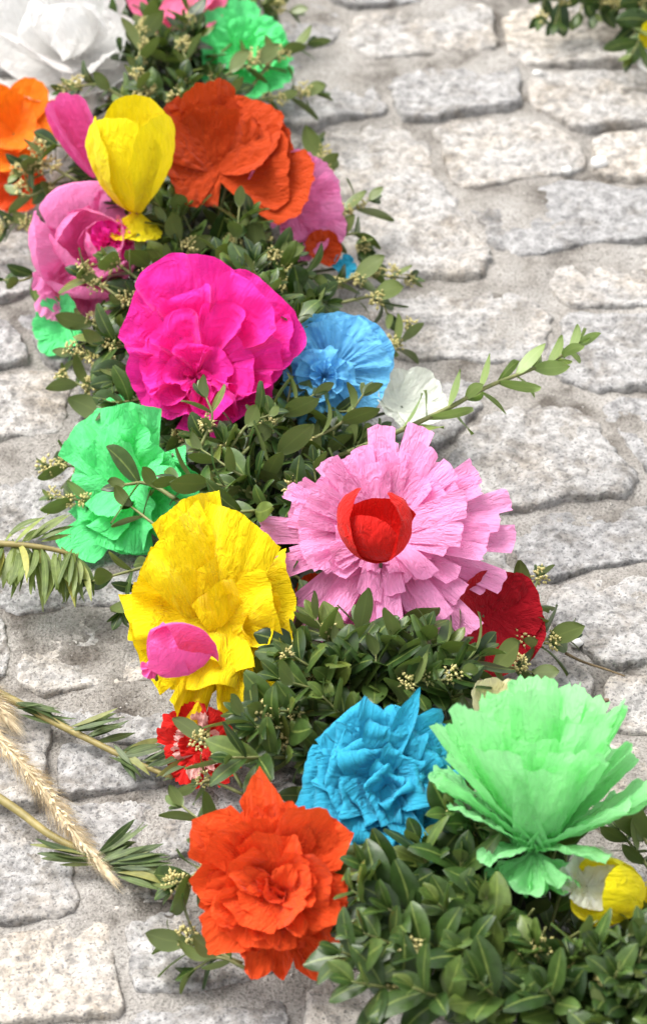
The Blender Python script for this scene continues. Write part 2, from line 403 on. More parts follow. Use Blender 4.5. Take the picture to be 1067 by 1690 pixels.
# ------------------------------------------------------------------ garland path
def path_pts(l, z): return [P(x, y, z) for x, y in l]
CORE = catmull(path_pts([(235,-420),(238,-150),(255,100),(330,380),(400,600),(445,760),(560,1050),(625,1250),(790,1480),(985,1700),(1180,1950)], .04), 120)
def core_near(p): return min(CORE, key=lambda q: (q - p).length)
FLOWERS = []                                   # (centre, axis, radius) for keeping leaves clear
PAPER_TRIS = ([], [])

# ------------------------------------------------------------------ crepe paper sheets
def tri(x): return np.abs((x % 2) - 1) * 2 - 1
def crumple(a, b, seed, sharp=1.0):            # creased folds: triangle waves in a few directions plus ridged noise
    rs = np.random.RandomState(int(seed * 131) % 100000); s = 0
    for k in range(3):
        th = rs.uniform(0, math.pi); f = rs.uniform(.8, 1.7)
        q = a * math.cos(th) + b * math.sin(th)
        s = s + tri(q * f + rs.uniform(0, 2) + .35 * pn(a * .8, b * .8, seed + k)) * .5
    return s * .6 * sharp + (np.abs(pn(a * 1.3, b * 1.3, seed + 9)) * 2 - .6) * .6
class Flower:
    def __init__(s, name, px, py, z, axis, label, cat='paper flower', group='crepe paper flowers on the boxwood garland', keep=None, roll=0, wire=True, sq=(1, 1)):
        s.sq = np.array([sq[0], sq[1], 1.0])
        s.C = P(px, py, z); s.m = mpp(s.C); s.ax = camdir(axis)
        x = RIGHT - s.ax * RIGHT.dot(s.ax)
        if x.length < .2: x = UP - s.ax * UP.dot(s.ax)
        x.normalize(); y = s.ax.cross(x)
        x, y = x * math.cos(roll) + y * math.sin(roll), y * math.cos(roll) - x * math.sin(roll)
        s.M = Matrix((( x.x, y.x, s.ax.x, s.C.x), (x.y, y.y, s.ax.y, s.C.y), (x.z, y.z, s.ax.z, s.C.z), (0, 0, 0, 1)))
        s.Mn = np.array(s.M)
        s.root = empty(name, s.C); tag(s.root, label, cat, group)
        if keep: FLOWERS.append((s.C, s.ax, keep * s.m))
        if wire == 'in':
            V, F = tube([Vector((0, 0, 0)), -camdir((0, .3, .95)) * .015, -camdir((0, .3, .95)) * .035], .0013, 5); mk('wire_stem', V, F, M_WIRE, s.root)
        elif wire:
            q = core_near(s.C); d = (s.C - q); 
            V, F = tube([Vector((0, 0, 0)) , -d * .5 - s.ax * .008, -d], .0013, 5)
            mk('wire_stem', V, F, M_WIRE, s.root)
    def add(s, name, V, F, uv, mat, parent=None):
        V = V * s.m * s.sq
        W = V @ s.Mn[:3, :3].T + s.Mn[:3, 3]
        W[:, 2] = np.maximum(W[:, 2], .013 + .002 * np.sin(W[:, 0] * 300))   # paper rests on the stones
        off = len(PAPER_TRIS[0]); PAPER_TRIS[0].extend(W.tolist()); PAPER_TRIS[1].extend([[off + k for k in f] for f in F])
        return mk(name, W - np.array(s.C), F, PAP[mat], parent or s.root, uv * s.m)
    def petal(s, mat, az, L=100, W=60, phi0=60, phi1=80, pw=1.0, r0=0, h0=0, shape='fan', cup=0.0, tip=.25, tippow=2.5,
              jag=.03, ruf=0, rufk=2, cr=0, crf=2.0, roll=0, rs=.8, twist=0, base=.3, nu=23, nv=25, name='petal', side=0, off=(0, 0, 0), pinch=0, wr=1.7):
        seed = random.uniform(0, 80); az = R_(az)
        U, Vv = np.meshgrid(np.linspace(-1, 1, nu), np.linspace(0, 1, nv))
        j = 1 + jag * (pn(U * 4 + seed, seed) + .6 * pn(U * 13, seed + 2))
        if shape == 'point': e = 1 - tip * np.abs(U)
        else: e = 1 - tip * np.abs(U) ** tippow
        ve = Vv * e * j
        if shape == 'strip': wd = W / 2 * (.62 + .38 * ve)
        elif shape == 'oval': wd = W / 2 * np.clip(np.sin(math.pi * np.clip(.08 + .80 * ve, 0, 1)), .02, 1) ** .7
        else: wd = W / 2 * (base + (1 - base) * np.clip(ve, 0, 2) ** .7)
        if pinch: wd = wd * (1 - pinch * np.clip((Vv - .75) / .25, 0, 1) ** 2)
        tt = np.linspace(0, 1.3, 131); ph = phi0 + (phi1 - phi0) * tt ** pw
        if roll: ph = ph + roll * np.clip((tt - rs) / (1 - rs), 0, 1.2) ** 1.0
        ph = np.radians(ph); ds = L / 100
        rad = np.r_[0, np.cumsum(np.sin(ph) * ds)][:-1]; hh = np.r_[0, np.cumsum(np.cos(ph) * ds)][:-1]
        rr, hz, pf = np.interp(ve, tt, rad), np.interp(ve, tt, hh), np.interp(ve, tt, ph)
        sl = U * wd
        if cup: kk = cup / (W / 2); lat, inw = np.sin(kk * sl) / kk, (1 - np.cos(kk * sl)) / kk
        else: lat, inw = sl, 0 * sl
        lat = lat + side * ve
        d = inw
        if ruf: d = d + ruf * ve ** 1.4 * np.sin(rufk * math.pi * U + seed + 1.2 * pn(U * 1.5, ve * 2, seed))
        if cr: d = d + cr * np.clip(ve * 1.6, 0, 1) * crumple(sl / W * crf * 2, ve * L / W * crf, seed)
        if wr: d = d + wr * np.clip(ve * 2.5, 0, 1) * (np.abs(fbm(sl / 21 + seed, ve * L / 30, seed, 2)) * 2.4 - .8)
        d = d + .006 * L * pn(U * 3 + seed, ve * 5, seed) * np.clip(ve * 3, 0, 1)
        if twist: tw = R_(twist) * ve; d, lat = d * np.cos(tw) + lat * np.sin(tw), lat * np.cos(tw) - d * np.sin(tw)
        R = r0 + rr - d * np.cos(pf); H = h0 + hz + d * np.sin(pf)
        X = R * math.cos(az) - lat * math.sin(az) + off[0]; Y = R * math.sin(az) + lat * math.cos(az) + off[1]
        V = np.stack([X, Y, H + off[2]], -1).reshape(-1, 3)
        uv = np.stack([sl + seed * 7, ve * L], -1).reshape(-1, 2)
        return s.add(name, V, gridfaces(nu, nv), uv, mat)
    def gather(s, mat, R=120, a0=0, a1=360, phi0=70, phi1=75, k=7, amp=20, fold=.5, h0=0, r0=0, jag=.06, cr=0, pleat=0, pk=40, stretch=(0, 0), nu=None, nv=22, name='petal', pw=1.0, off=(0, 0, 0), ampow=1.1, edge=.1):
        seed = random.uniform(0, 80); nu = nu or max(24, int((a1 - a0) / 360 * k * 16))
        U, T = np.meshgrid(np.linspace(0, 1, nu), np.linspace(0, 1, nv)); th = np.radians(a0 + (a1 - a0) * U)
        cx, cy = np.cos(th), np.sin(th)
        wob = 1.3 * pn(cx * 1.2 + seed, cy * 1.2, seed); ar = .6 + .8 * np.abs(pn(cx * 2 + seed, cy * 2, seed + 3)) * 1.3
        phs = k * th + 2 * wob + seed + .7 * pn(cx * 2, cy * 2, T * 2 + seed)
        Re = R * (1 + jag * fbm(cx * 3 + seed, cy * 3, seed, 3) + edge * pn(cx * 1.2, cy * 1.2, seed) + stretch[0] * cx + stretch[1] * cy)
        tt = np.linspace(0, 1, 101); ph = np.radians(phi0 + (phi1 - phi0) * tt ** pw)
        rad = np.interp(T, tt, np.r_[0, np.cumsum(np.sin(ph) / 100)][:-1]) * Re
        hh = np.interp(T, tt, np.r_[0, np.cumsum(np.cos(ph) / 100)][:-1]) * Re; pf = np.interp(T, tt, ph)
        d = amp * ar * T ** ampow * (np.sin(phs) + .35 * np.sin(2.3 * phs + 1))
        if cr: d = d + cr * T * crumple(rad * cx / R * 2.2, rad * cy / R * 2.2, seed)
        d = d + 1.9 * np.clip(T * 2.5, 0, 1) * (np.abs(fbm(rad * cx / 20 + seed, rad * cy / 20, seed, 2)) * 2.4 - .8)
        if pleat: d = d + pleat * np.clip(1.15 - T, 0, 1) * np.clip(T * 5, 0, 1) * np.sin(pk * th + 3 * pn(cx * 2, cy * 2, seed))
        th2 = th + fold * amp * ar * T ** ampow * np.cos(phs) / (rad + .25 * R)
        Rr = r0 + rad - d * np.cos(pf); H = h0 + hh + d * np.sin(pf)
        V = np.stack([Rr * np.cos(th2) + off[0], Rr * np.sin(th2) + off[1], H + off[2]], -1).reshape(-1, 3)
        uv = np.stack([th * R * .6 + seed * 7, T * R], -1).reshape(-1, 2)
        return s.add(name, V, gridfaces(nu, nv), uv, mat)
    def ring(s, n, mat, a0=0, jit=10, span=360, vary=7, vs=.12, tw=0, **kw):
        for i in range(n):
            k = dict(kw)
            for q in ('L', 'W'):
                if q in k: k[q] = k[q] * random.uniform(1 - vs, 1 + vs)
            for q in ('phi0', 'phi1'):
                if q in k: k[q] = k[q] + random.uniform(-vary, vary)
            if tw: k['twist'] = random.uniform(-tw, tw); k['side'] = random.uniform(-tw, tw) * .8
            if 'stretch' in k:
                sx, sy = k.pop('stretch'); a = R_(a0 + span * i / n); k['L'] *= 1 + sx * math.cos(a) + sy * math.sin(a)
            s.petal(mat, a0 + span * i / n + random.uniform(-jit, jit), **k)

UPW = (0, .74, .67)
# magenta rosette
f = Flower('paper_flower', 346, 606, .095, (0, .20, .97), 'large hot magenta ruffled crepe paper flower', keep=135, sq=(.94, .97))
for a in (75, 200, 320): f.gather('magenta', 154, a - 76, a + 76, 80, 64, 5, 24, 1.0, jag=.05, cr=13, stretch=(-.02, .22), nv=34, edge=.16, nu=150)
f.gather('magenta', 134, 0, 360, 60, 60, 6, 27, 1.15, jag=.05, cr=13, nv=34, stretch=(.04, .2), edge=.2, off=(-4, -6, 0), nu=260)
f.gather('magenta', 112, 0, 360, 40, 58, 5, 27, 1.2, jag=.05, cr=13, nv=32, off=(-12, -14, 0), stretch=(.05, .14), edge=.25, nu=220)
f.gather('magenta', 82, 0, 360, 16, 54, 4, 22, 1.2, jag=.05, cr=13, nv=30, off=(-18, -22, 4), edge=.25, nu=160)
f.gather('magenta', 50, 0, 360, 4, 40, 3, 13, 1.1, jag=.06, off=(-22, -28, 6), edge=.2, nu=90)
# sky blue pleated flower
f = Flower('paper_flower', 548, 612, .075, (.08, .22, .96), 'light blue pleated paper flower with a gathered knot beside the magenta flower', keep=80)
for a in (90, 205, 335): f.gather('skyblue', 98, a - 74, a + 74, 84, 72, 5, 6, .6, pleat=1.6, pk=34, jag=.05, stretch=(.05, .06), h0=-4, nu=150)
for a in (60, 160): f.gather('skyblue', 92, a - 62, a + 62, 70, 64, 5, 7, .6, pleat=1.5, pk=30, jag=.06, h0=-2, stretch=(.05, .04), nu=120)
for r, p0 in ((66, 84), (60, 60), (52, 36), (40, 12)): f.gather('skyblue', r, 0, 360, p0, p0 + 35, 9, 8, 1.0, jag=.12, h0=16, off=(-18, -24, 20), cr=4, name='knot', edge=.2, stretch=(-.1, -.1))
# cream flower behind the sky blue one
f = Flower('paper_flower', 664, 672, .05, (.4, .6, .7), 'pale cream paper flower half hidden behind the light blue flower', keep=60)
f.ring(6, 'cream', L=72, W=84, phi0=80, phi1=45, cup=.4, tip=.25, jag=.04, cr=9, crf=.8, wr=2.2)
# fringed pink with red bud
f = Flower('paper_flower', 630, 884, .10, (.02, .30, .95), 'large pale pink fringed paper flower cut into strips around a red bud', keep=185)
FR = dict(shape='strip', tip=.02, jag=.025, nu=9, nv=18, ruf=3, rufk=1, vs=.16, wr=1.1)
f.ring(30, 'fringe', 0, 6, L=192, W=44, phi0=78, phi1=86, cup=.2, stretch=(.05, -.12), tw=24, vary=9, **FR)
f.ring(28, 'fringe', 7, 7, L=168, W=41, phi0=62, phi1=78, cup=.25, stretch=(.03, -.08), tw=26, vary=11, **FR)
f.ring(22, 'fringe', 3, 8, L=142, W=43, phi0=48, phi1=68, cup=.3, stretch=(.05, .02), tw=24, vary=11, **FR)
f.ring(9, 'fringe', 190, 8, span=170, L=98, W=44, phi0=46, phi1=74, cup=.4, tw=22, vary=12, **FR)
f.ring(18, 'fringe', 240, 5, span=60, L=122, W=26, phi0=80, phi1=66, shape='strip', tip=.1, jag=.08, h0=-26, r0=30, cr=5, crf=1, nu=9, nv=12, tw=20)
r = Flower('paper_bud', 628, 924, .118, (-.10, .86, .50), 'glossy red cupped paper bud in the middle of the pink fringed flower', 'paper bud', 'cupped paper buds', wire='in', sq=(1.12, 1))
RB = dict(base=.12, nu=31, nv=31, jag=.015, wr=1.3, cr=2)
r.petal('red', 90, L=112, W=150, phi0=50, phi1=-20, cup=.9, tip=.22, **RB)
r.petal('red', 192, L=176, W=150, phi0=78, phi1=-66, cup=1.0, tip=.42, tippow=1.5, pinch=.5, side=-14, **RB)
r.petal('red', -14, L=156, W=140, phi0=76, phi1=-62, cup=1.0, tip=.42, tippow=1.5, pinch=.5, side=12, **RB)
r.petal('red', 250, L=118, W=120, phi0=70, phi1=-46, cup=1.0, tip=.3, side=-8, **RB)
# dark crimson flower behind it
f = Flower('paper_flower', 798, 1016, .058, (.42, -.05, .9), 'dark crimson smooth paper flower under the edge of the pink fringed flower', keep=70)
f.ring(6, 'crimson', 20, L=98, W=120, phi0=74, phi1=56, cup=.35, tip=.25, jag=.03, cr=6, crf=.9)
# big yellow
f = Flower('paper_flower', 360, 1016, .085, (-.05, .15, .98), 'large bright yellow crumpled paper flower with sharp folded petals', keep=120, sq=(.82, .98))
YL = dict(base=.3, tip=.07, tippow=1.2, jag=.016, nu=35, nv=37, vs=.18, tw=34)
f.ring(7, 'yellow', 12, 16, L=168, W=180, phi0=84, phi1=78, cr=24, crf=.62, ruf=12, rufk=1.6, stretch=(-.04, .10), vary=9, **YL)
f.ring(5, 'yellow', 45, 20, L=158, W=165, phi0=62, phi1=76, cr=30, crf=.62, ruf=16, rufk=1.6, vary=13, stretch=(0, .08), **YL)
f.ring(4, 'yellow', 100, 20, L=132, W=150, phi0=42, phi1=72, cr=30, crf=.62, ruf=18, rufk=1.6, vary=14, off=(6, -14, 0), **YL)
f.ring(3, 'yellow', 20, 20, L=96, W=115, phi0=22, phi1=62, cr=24, crf=.62, ruf=14, rufk=1.6, vary=14, off=(14, -24, 0), **YL)
f.ring(4, 'yellow', 250, 12, span=80, L=180, W=84, phi0=76, phi1=74, cr=20, crf=.7, ruf=12, rufk=1.5, off=(12, -10, 14), **YL)
r = Flower('paper_bud', 254, 1100, .10, (.62, .46, .62), 'pink cup shaped paper bud with a twisted tip against the yellow petals', 'paper bud', 'cupped paper buds', wire='in')
BD = dict(base=.06, nu=31, nv=29, jag=.01, wr=1.2)
r.petal('pink', 285, L=126, W=180, phi0=66, phi1=-40, cup=1.15, tip=.12, **BD)
r.petal('pink', 215, L=112, W=130, phi0=62, phi1=-30, cup=1.1, tip=.15, **BD)
r.petal('pink', 90, L=138, W=180, phi0=56, phi1=-44, cup=1.1, tip=.15, **BD)
r.gather('pink', 22, 0, 360, 140, 120, 7, 4, .6, jag=.1, name='twisted_tip')
# turquoise rose
f = Flower('paper_flower', 624, 1298, .09, (-.1, .25, .96), 'turquoise crepe paper rose with tightly rolled petal edges', keep=125, sq=(1.06, 1.13))
TQ = dict(rs=.70, jag=.012, crf=.6, nu=23, nv=60, base=.8, tip=.22, tippow=4)
for rr_, n_, L_, W_, p_ in ((50, 9, 92, 112, 72), (40, 9, 88, 106, 56), (30, 8, 82, 96, 44), (18, 7, 76, 84, 30), (6, 4, 66, 60, 12)):
    for i in range(n_):
        a_ = 360 * i / n_ + rr_ * 7 + random.uniform(-20, 20)
        f.petal('turquoise', a_, L=L_ * random.uniform(.9, 1.15), W=W_ * random.uniform(.75, 1.2), phi0=p_ + random.uniform(-8, 8), phi1=p_ + 8 + random.uniform(-10, 10), roll=random.choice((170, 215, 240)),
                r0=rr_ * random.uniform(.6, 1.1), h0=-14 + (50 - rr_) * .45 + random.uniform(-6, 6), cr=random.uniform(3, 9), twist=random.uniform(-16, 16), side=random.uniform(-30, 30), cup=random.choice((0, .3, .5)), off=((50 - rr_) * .3, -(50 - rr_) * .2, 0), **TQ)
f.ring(6, 'turquoise', 232, 8, span=100, L=132, W=76, phi0=88, phi1=78, roll=200, r0=20, h0=-30, cr=9, tw=26, **TQ)
f.petal('turquoise', 62, L=168, W=46, phi0=66, phi1=60, base=.6, tip=.3, shape='point', cup=1.3, nu=15, nv=25)
f.petal('turquoise', -56, L=124, W=66, phi0=72, phi1=72, base=.8, tip=.05, cup=1.5, h0=16, r0=10, nu=15, nv=25)
# mint fringed flower lying on its side
f = Flower('paper_flower', 880, 1402, .105, (.02, 1.0, .08), 'mint green fringed paper flower lying on its side with a crinkled tied end', keep=None)
FLOWERS.append((f.C + f.ax * .06, f.ax, .08)); FLOWERS.append((f.C - f.ax * .015, camdir((0, .3, .95)), .035))
MG = dict(shape='strip', tip=.05, jag=.05, nu=13, nv=22, rufk=1, vs=.16, wr=2.5)
f.ring(11, 'mint', 0, 8, L=240, W=104, phi0=44, phi1=40, cup=.3, tw=22, cr=7, crf=.7, ruf=7, **MG)
f.ring(11, 'mint', 10, 8, L=255, W=98, phi0=33, phi1=28, cup=.3, tw=22, cr=7, crf=.7, ruf=7, **MG)
f.ring(8, 'mint', 0, 8, L=262, W=92, phi0=20, phi1=16, cup=.3, tw=18, cr=7, crf=.7, ruf=7, **MG)
f.ring(5, 'mint', -38, 6, span=76, L=225, W=64, phi0=62, phi1=58, cup=.5, tw=26, cr=6, ruf=6, **MG)
f.ring(5, 'mint', 146, 6, span=76, L=185, W=72, phi0=58, phi1=62, cup=.5, tw=26, cr=6, ruf=6, **MG)
f.petal('mint', 222, L=120, W=84, phi0=70, phi1=120, cup=.5, cr=8, wr=2.5); f.petal('mint', 318, L=150, W=74, phi0=74, phi1=104, cup=.5, cr=8, wr=2.5)
f.gather('mint', 60, 0, 360, 22, 40, 9, 5, .6, jag=.05, name='tied_end')
for R0, p0 in ((92, 132), (84, 142), (74, 150), (60, 160), (44, 168)): f.gather('mint', R0, 0, 360, p0, p0 - 30, 9, 11, 1.1, jag=.2, cr=11, name='tied_end', edge=.3, nv=26, pleat=3, pk=26)
# vermilion rose
f = Flower('paper_flower', 456, 1446, .08, (-.08, .12, .98), 'orange red paper rose with many pointed petals', keep=130)
VM = dict(vs=.28, vary=18, tw=40, nu=21, nv=23, jag=.03)
f.ring(9, 'vermilion', 8, 14, L=134, W=112, phi0=76, phi1=72, base=.35, shape='point', tip=.22, cup=.3, cr=12, crf=.8, **VM)
f.ring(4, 'vermilion', 75, 12, span=70, L=155, W=120, phi0=70, phi1=68, base=.35, shape='point', tip=.34, cup=.3, cr=9, crf=.8, **VM)
f.ring(11, 'vermilion', 24, 16, L=124, W=92, phi0=58, phi1=66, base=.4, tip=.14, tippow=1.3, cup=.3, cr=11, crf=.8, off=(0, -10, 0), **VM)
f.ring(10, 'vermilion', 5, 18, L=108, W=78, phi0=44, phi1=62, base=.45, tip=.16, tippow=1.3, cup=.4, cr=10, crf=.8, off=(2, -24, 4), **VM)
f.ring(9, 'vermilion', 15, 20, L=90, W=64, phi0=28, phi1=58, base=.5, tip=.2, tippow=1.3, cup=.5, cr=9, crf=.8, off=(4, -30, 8), **VM)
f.ring(6, 'vermilion', 0, 20, L=62, W=48, phi0=10, phi1=46, base=.5, tip=.2, cup=.7, cr=7, crf=.8, off=(6, -34, 10), **VM)
f.ring(7, 'vermilion', 245, 10, span=90, L=136, W=70, phi0=86, phi1=70, base=.4, tip=.2, tippow=1.3, cup=.4, cr=10, r0=18, h0=-20, **VM)
# red and white crumpled one
f = Flower('paper_flower', 336, 1232, .035, (-.4, .1, .9), 'small crumpled red and white paper flower under the yellow one', keep=55)
f.ring(7, 'red', 0, 14, L=76, W=60, phi0=74, phi1=70, base=.5, tip=.1, jag=.08, cr=9, crf=1.4, h0=-4)
f.ring(6, 'pale_red', 20, 14, L=56, W=30, phi0=55, phi1=66, base=.5, tip=.1, jag=.1, cr=9, crf=1.6)
f.ring(5, 'red', 50, 14, L=42, W=36, phi0=32, phi1=55, base=.5, tip=.1, jag=.1, cr=8, crf=1.6)
# green crumpled on the left
f = Flower('paper_flower', 224, 796, .05, (-.35, .18, .92), 'bright green crumpled paper flower beside the stones below the magenta flower', keep=95)
GL = dict(base=.3, tip=.07, tippow=1.2, jag=.016, nu=29, nv=29, vs=.2, tw=36, vary=12)
f.ring(6, 'green', 12, 16, L=122, W=132, phi0=82, phi1=76, cr=24, crf=.8, ruf=8, stretch=(.0, .06), **GL)
f.ring(4, 'green', 40, 16, L=112, W=125, phi0=60, phi1=74, cr=24, crf=.8, ruf=10, **GL)
f.ring(3, 'green', 100, 16, L=84, W=100, phi0=35, phi1=66, cr=13, crf=.7, **GL)
f.ring(3, 'green', 236, 10, span=60, L=150, W=80, phi0=80, phi1=78, cr=10, crf=.8, h0=-8, **GL)
# pink balloon rose on the left
f = Flower('paper_flower', 142, 412, .065, (.22, .2, .95), 'soft pink balloon petalled paper rose on the edge over the cobbles', keep=85)
BP = dict(tip=.3, jag=.02, nu=25, nv=27, crf=1.3)
f.ring(5, 'softpink', 40, 8, L=165, W=165, phi0=104, phi1=-30, pw=1.1, cup=.7, cr=4, h0=-22, **BP)
f.ring(5, 'softpink', 0, 8, L=135, W=130, phi0=86, phi1=-36, cup=.8, cr=4, h0=-6, **BP)
f.ring(4, 'softpink', 30, 8, L=92, W=90, phi0=60, phi1=-20, cup=.9, cr=3, off=(20, -4, 4), **BP)
f.ring(6, 'softpink', 225, 8, span=70, L=130, W=62, phi0=96, phi1=60, tip=.15, jag=.04, cr=12, crf=1.2, h0=-16)
for r_, p0 in ((42, 50), (32, 30), (22, 10)): f.gather('magenta', r_, 0, 360, p0, p0 + 20, 8, 6, .8, jag=.1, cr=3, off=(30, -4, 50), name='knot')
# green below it
f = Flower('paper_flower', 108, 540, .028, (-.5, .1, .85), 'small green paper flower peeking out below the pink balloon rose', keep=35)
f.ring(6, 'green', 0, 12, L=56, W=48, phi0=70, phi1=60, base=.4, tip=.2, jag=.05, cr=5, crf=1.2)
f.petal('lemon', 110, L=62, W=26, phi0=80, phi1=70, tip=.2)
# yellow tulip and what hides behind it
f = Flower('paper_flower', 224, 352, .095, (-.04, .86, .51), 'yellow tulip shaped paper flower with a closed pointed base', keep=None)
FLOWERS.append((f.C + f.ax * .045, f.ax, .05))
f.petal('lemon', 250, L=200, W=190, phi0=46, phi1=-24, cup=.9, tip=.3, base=.05, nu=31, nv=31, jag=.02, cr=2.5, crf=.8)
f.petal('lemon', 190, L=190, W=160, phi0=50, phi1=-16, cup=.8, tip=.35, base=.05, nu=27, nv=27, jag=.02, cr=2.5)
f.petal('lemon', 322, L=206, W=160, phi0=48, phi1=-12, cup=.8, tip=.35, base=.05, nu=27, nv=27, jag=.02, cr=2.5)
f.petal('lemon', 70, L=200, W=180, phi0=36, phi1=-10, cup=.8, tip=.35, base=.05, nu=27, nv=27, jag=.02, cr=2.5)
f.ring(4, 'lemon', 200, 10, span=150, L=66, W=50, phi0=120, phi1=95, tip=.25, base=.3, jag=.04, cr=5, crf=1.2, name='skirt')
f = Flower('paper_flower', 158, 292, .075, (-.35, .8, .5), 'slim pink paper petals tucked behind the yellow tulip flower', keep=None)
f.ring(4, 'pink', 60, 8, span=150, L=142, W=70, phi0=22, phi1=8, cup=.7, tip=.35, base=.15, jag=.02)
# red-orange poppy
f = Flower('paper_flower', 358, 276, .10, (.18, .40, .88), 'rust orange poppy like paper flower with broad smooth petals', keep=105)
RO = dict(base=.12, jag=.04, nu=33, nv=33, vs=.16, tw=24, vary=10, wr=2.6)
f.ring(6, 'redorange', -22, 5, span=225, L=142, W=165, phi0=86, phi1=46, cup=.3, tip=.2, cr=13, crf=.7, stretch=(.06, -.06), **RO)
f.ring(5, 'redorange', -12, 6, span=210, L=134, W=155, phi0=72, phi1=40, cup=.35, tip=.2, cr=13, crf=.7, stretch=(.08, -.06), **RO)
f.ring(3, 'redorange', 5, 6, span=160, L=116, W=130, phi0=56, phi1=44, cup=.3, tip=.2, cr=12, crf=.7, **RO)
f.ring(3, 'redorange', 195, 8, span=70, L=92, W=84, phi0=86, phi1=72, cup=.3, tip=.2, cr=7, crf=.9, h0=2, **RO)
# pink under it
f = Flower('paper_flower', 472, 346, .068, (.3, -.05, .93), 'loose pink paper petals under the rust orange poppy', keep=60)
f.ring(6, 'softpink', -70, 8, span=230, L=98, W=92, phi0=80, phi1=62, base=.3, tip=.2, jag=.04, cr=6, crf=1.1, nu=21, nv=21)
f.ring(4, 'softpink', 0, 10, L=60, W=60, phi0=50, phi1=60, base=.3, tip=.2, jag=.04, cr=6, crf=1.1)
# small orange and small blue near it
f = Flower('paper_flower', 530, 415, .045, (.3, .3, .9), 'small orange paper flower half buried in leaves under the pink petals', keep=28)
f.ring(6, 'redorange', 0, 10, L=38, W=40, phi0=72, phi1=50, base=.3, tip=.25, jag=.04, cr=3)
f = Flower('paper_flower', 566, 442, .035, (.4, .3, .9), 'tiny turquoise paper flower almost hidden in leaves', keep=18)
f.ring(5, 'turquoise', 0, 10, L=24, W=24, phi0=70, phi1=50, base=.4, tip=.2, jag=.04, cr=2)
f = Flower('paper_flower', 522, 985, .06, (.1, .3, .95), 'small orange paper flower wedged between the yellow and pink fringed flowers', keep=28)
f.ring(6, 'redorange', 0, 10, L=42, W=40, phi0=70, phi1=50, base=.3, tip=.25, jag=.04, cr=3)
# top left group
f = Flower('paper_flower', 118, 84, .085, (0, .5, .86), 'big white balloon petalled paper flower', keep=100)
WP = dict(jag=.03, nu=29, nv=29, wr=2.2, vs=.15, tw=20)
f.ring(6, 'white', 255, 8, L=150, W=165, phi0=100, phi1=30, cup=.4, tip=.25, cr=12, crf=.8, h0=-20, **WP)
f.ring(5, 'white', 225, 8, L=135, W=150, phi0=84, phi1=10, cup=.5, tip=.25, cr=12, crf=.8, h0=-8, **WP)
f.ring(4, 'white', 40, 8, L=120, W=135, phi0=66, phi1=-50, cup=.7, tip=.25, cr=9, crf=.8, **WP)
f.ring(4, 'white', 262, 8, span=60, L=125, W=70, phi0=94, phi1=70, tip=.2, cr=12, crf=1, h0=-22, **WP)
f = Flower('paper_flower', 292, -4, .085, (.1, .3, .95), 'rose pink paper flower with a broad flat petal beside the white flower', keep=75)
f.ring(7, 'rose', 10, 8, L=100, W=98, phi0=80, phi1=62, base=.3, tip=.25, jag=.03, cr=4, crf=1, nu=21, nv=21)
f.ring(5, 'rose', 40, 8, L=70, W=76, phi0=50, phi1=55, base=.3, tip=.25, jag=.03, cr=4, crf=1)
f = Flower('paper_flower', 398, 92, .055, (.2, .35, .9), 'crumpled green paper flower among leaves beyond the rust orange poppy', keep=65)
f.ring(8, 'green', 0, 10, L=86, W=72, phi0=80, phi1=70, base=.4, tip=.15, jag=.06, cr=9, crf=1.3, nu=21, nv=21)
f.ring(6, 'green', 30, 10, L=64, W=56, phi0=50, phi1=58, base=.4, tip=.15, jag=.06, cr=8, crf=1.3)
f.ring(4, 'green', 0, 10, L=42, W=40, phi0=25, phi1=40, base=.4, tip=.15, jag=.06, cr=6, crf=1.3)
f = Flower('paper_flower', 22, 222, .06, (-.1, .3, .95), 'bright orange cupped paper flower beneath the white one', keep=75)
f.ring(6, 'orange', 0, 8, L=98, W=100, phi0=80, phi1=48, base=.25, tip=.3, cup=.3, jag=.02, cr=3, crf=1, nu=21, nv=21)
f.ring(5, 'orange', 30, 8, L=72, W=80, phi0=56, phi1=30, base=.25, tip=.3, cup=.3, jag=.02, cr=3, crf=1)
f = Flower('paper_flower', 34, 312, .03, (-.1, .2, .95), 'small red orange paper flower below the bright orange cup', keep=38)
f.ring(6, 'vermilion', 0, 8, L=50, W=50, phi0=76, phi1=60, base=.3, tip=.25, jag=.03, cr=4, crf=1)
# right bottom: tulle, yellow tulip, cream petal behind the mint flower
f = Flower('paper_flower', 968, 1462, .088, (.15, .35, .92), 'white see-through paper petals between the mint and yellow flowers', keep=45)
f.ring(6, 'tulle', 0, 8, span=360, L=66, W=56, phi0=60, phi1=50, base=.3, tip=.2, cup=.3, jag=.05, cr=9, crf=.8, wr=2)
f = Flower('paper_flower', 1064, 1482, .085, (-.88, .2, .45), 'yellow tulip shaped paper flower lying sideways at the garland edge', keep=None)
FLOWERS.append((f.C + f.ax * .03, f.ax, .045))
for a in (270, 200, 340, 90): f.petal('lemon', a, L=138, W=130, phi0=62, phi1=-16, cup=.95, tip=.3, base=.06, nu=25, nv=25, jag=.015, cr=1.5)
f.ring(5, 'lemon', 0, 10, L=50, W=46, phi0=120, phi1=100, tip=.25, base=.3, jag=.04, cr=4, name='skirt')
f = Flower('paper_flower', 812, 1186, .075, (.0, .7, .7), 'pale yellow paper petal showing behind the mint flower', keep=28)
f.ring(4, 'pale_yellow', 20, 6, span=180, L=72, W=70, phi0=34, phi1=20, base=.25, tip=.35, cup=.4, jag=.02)
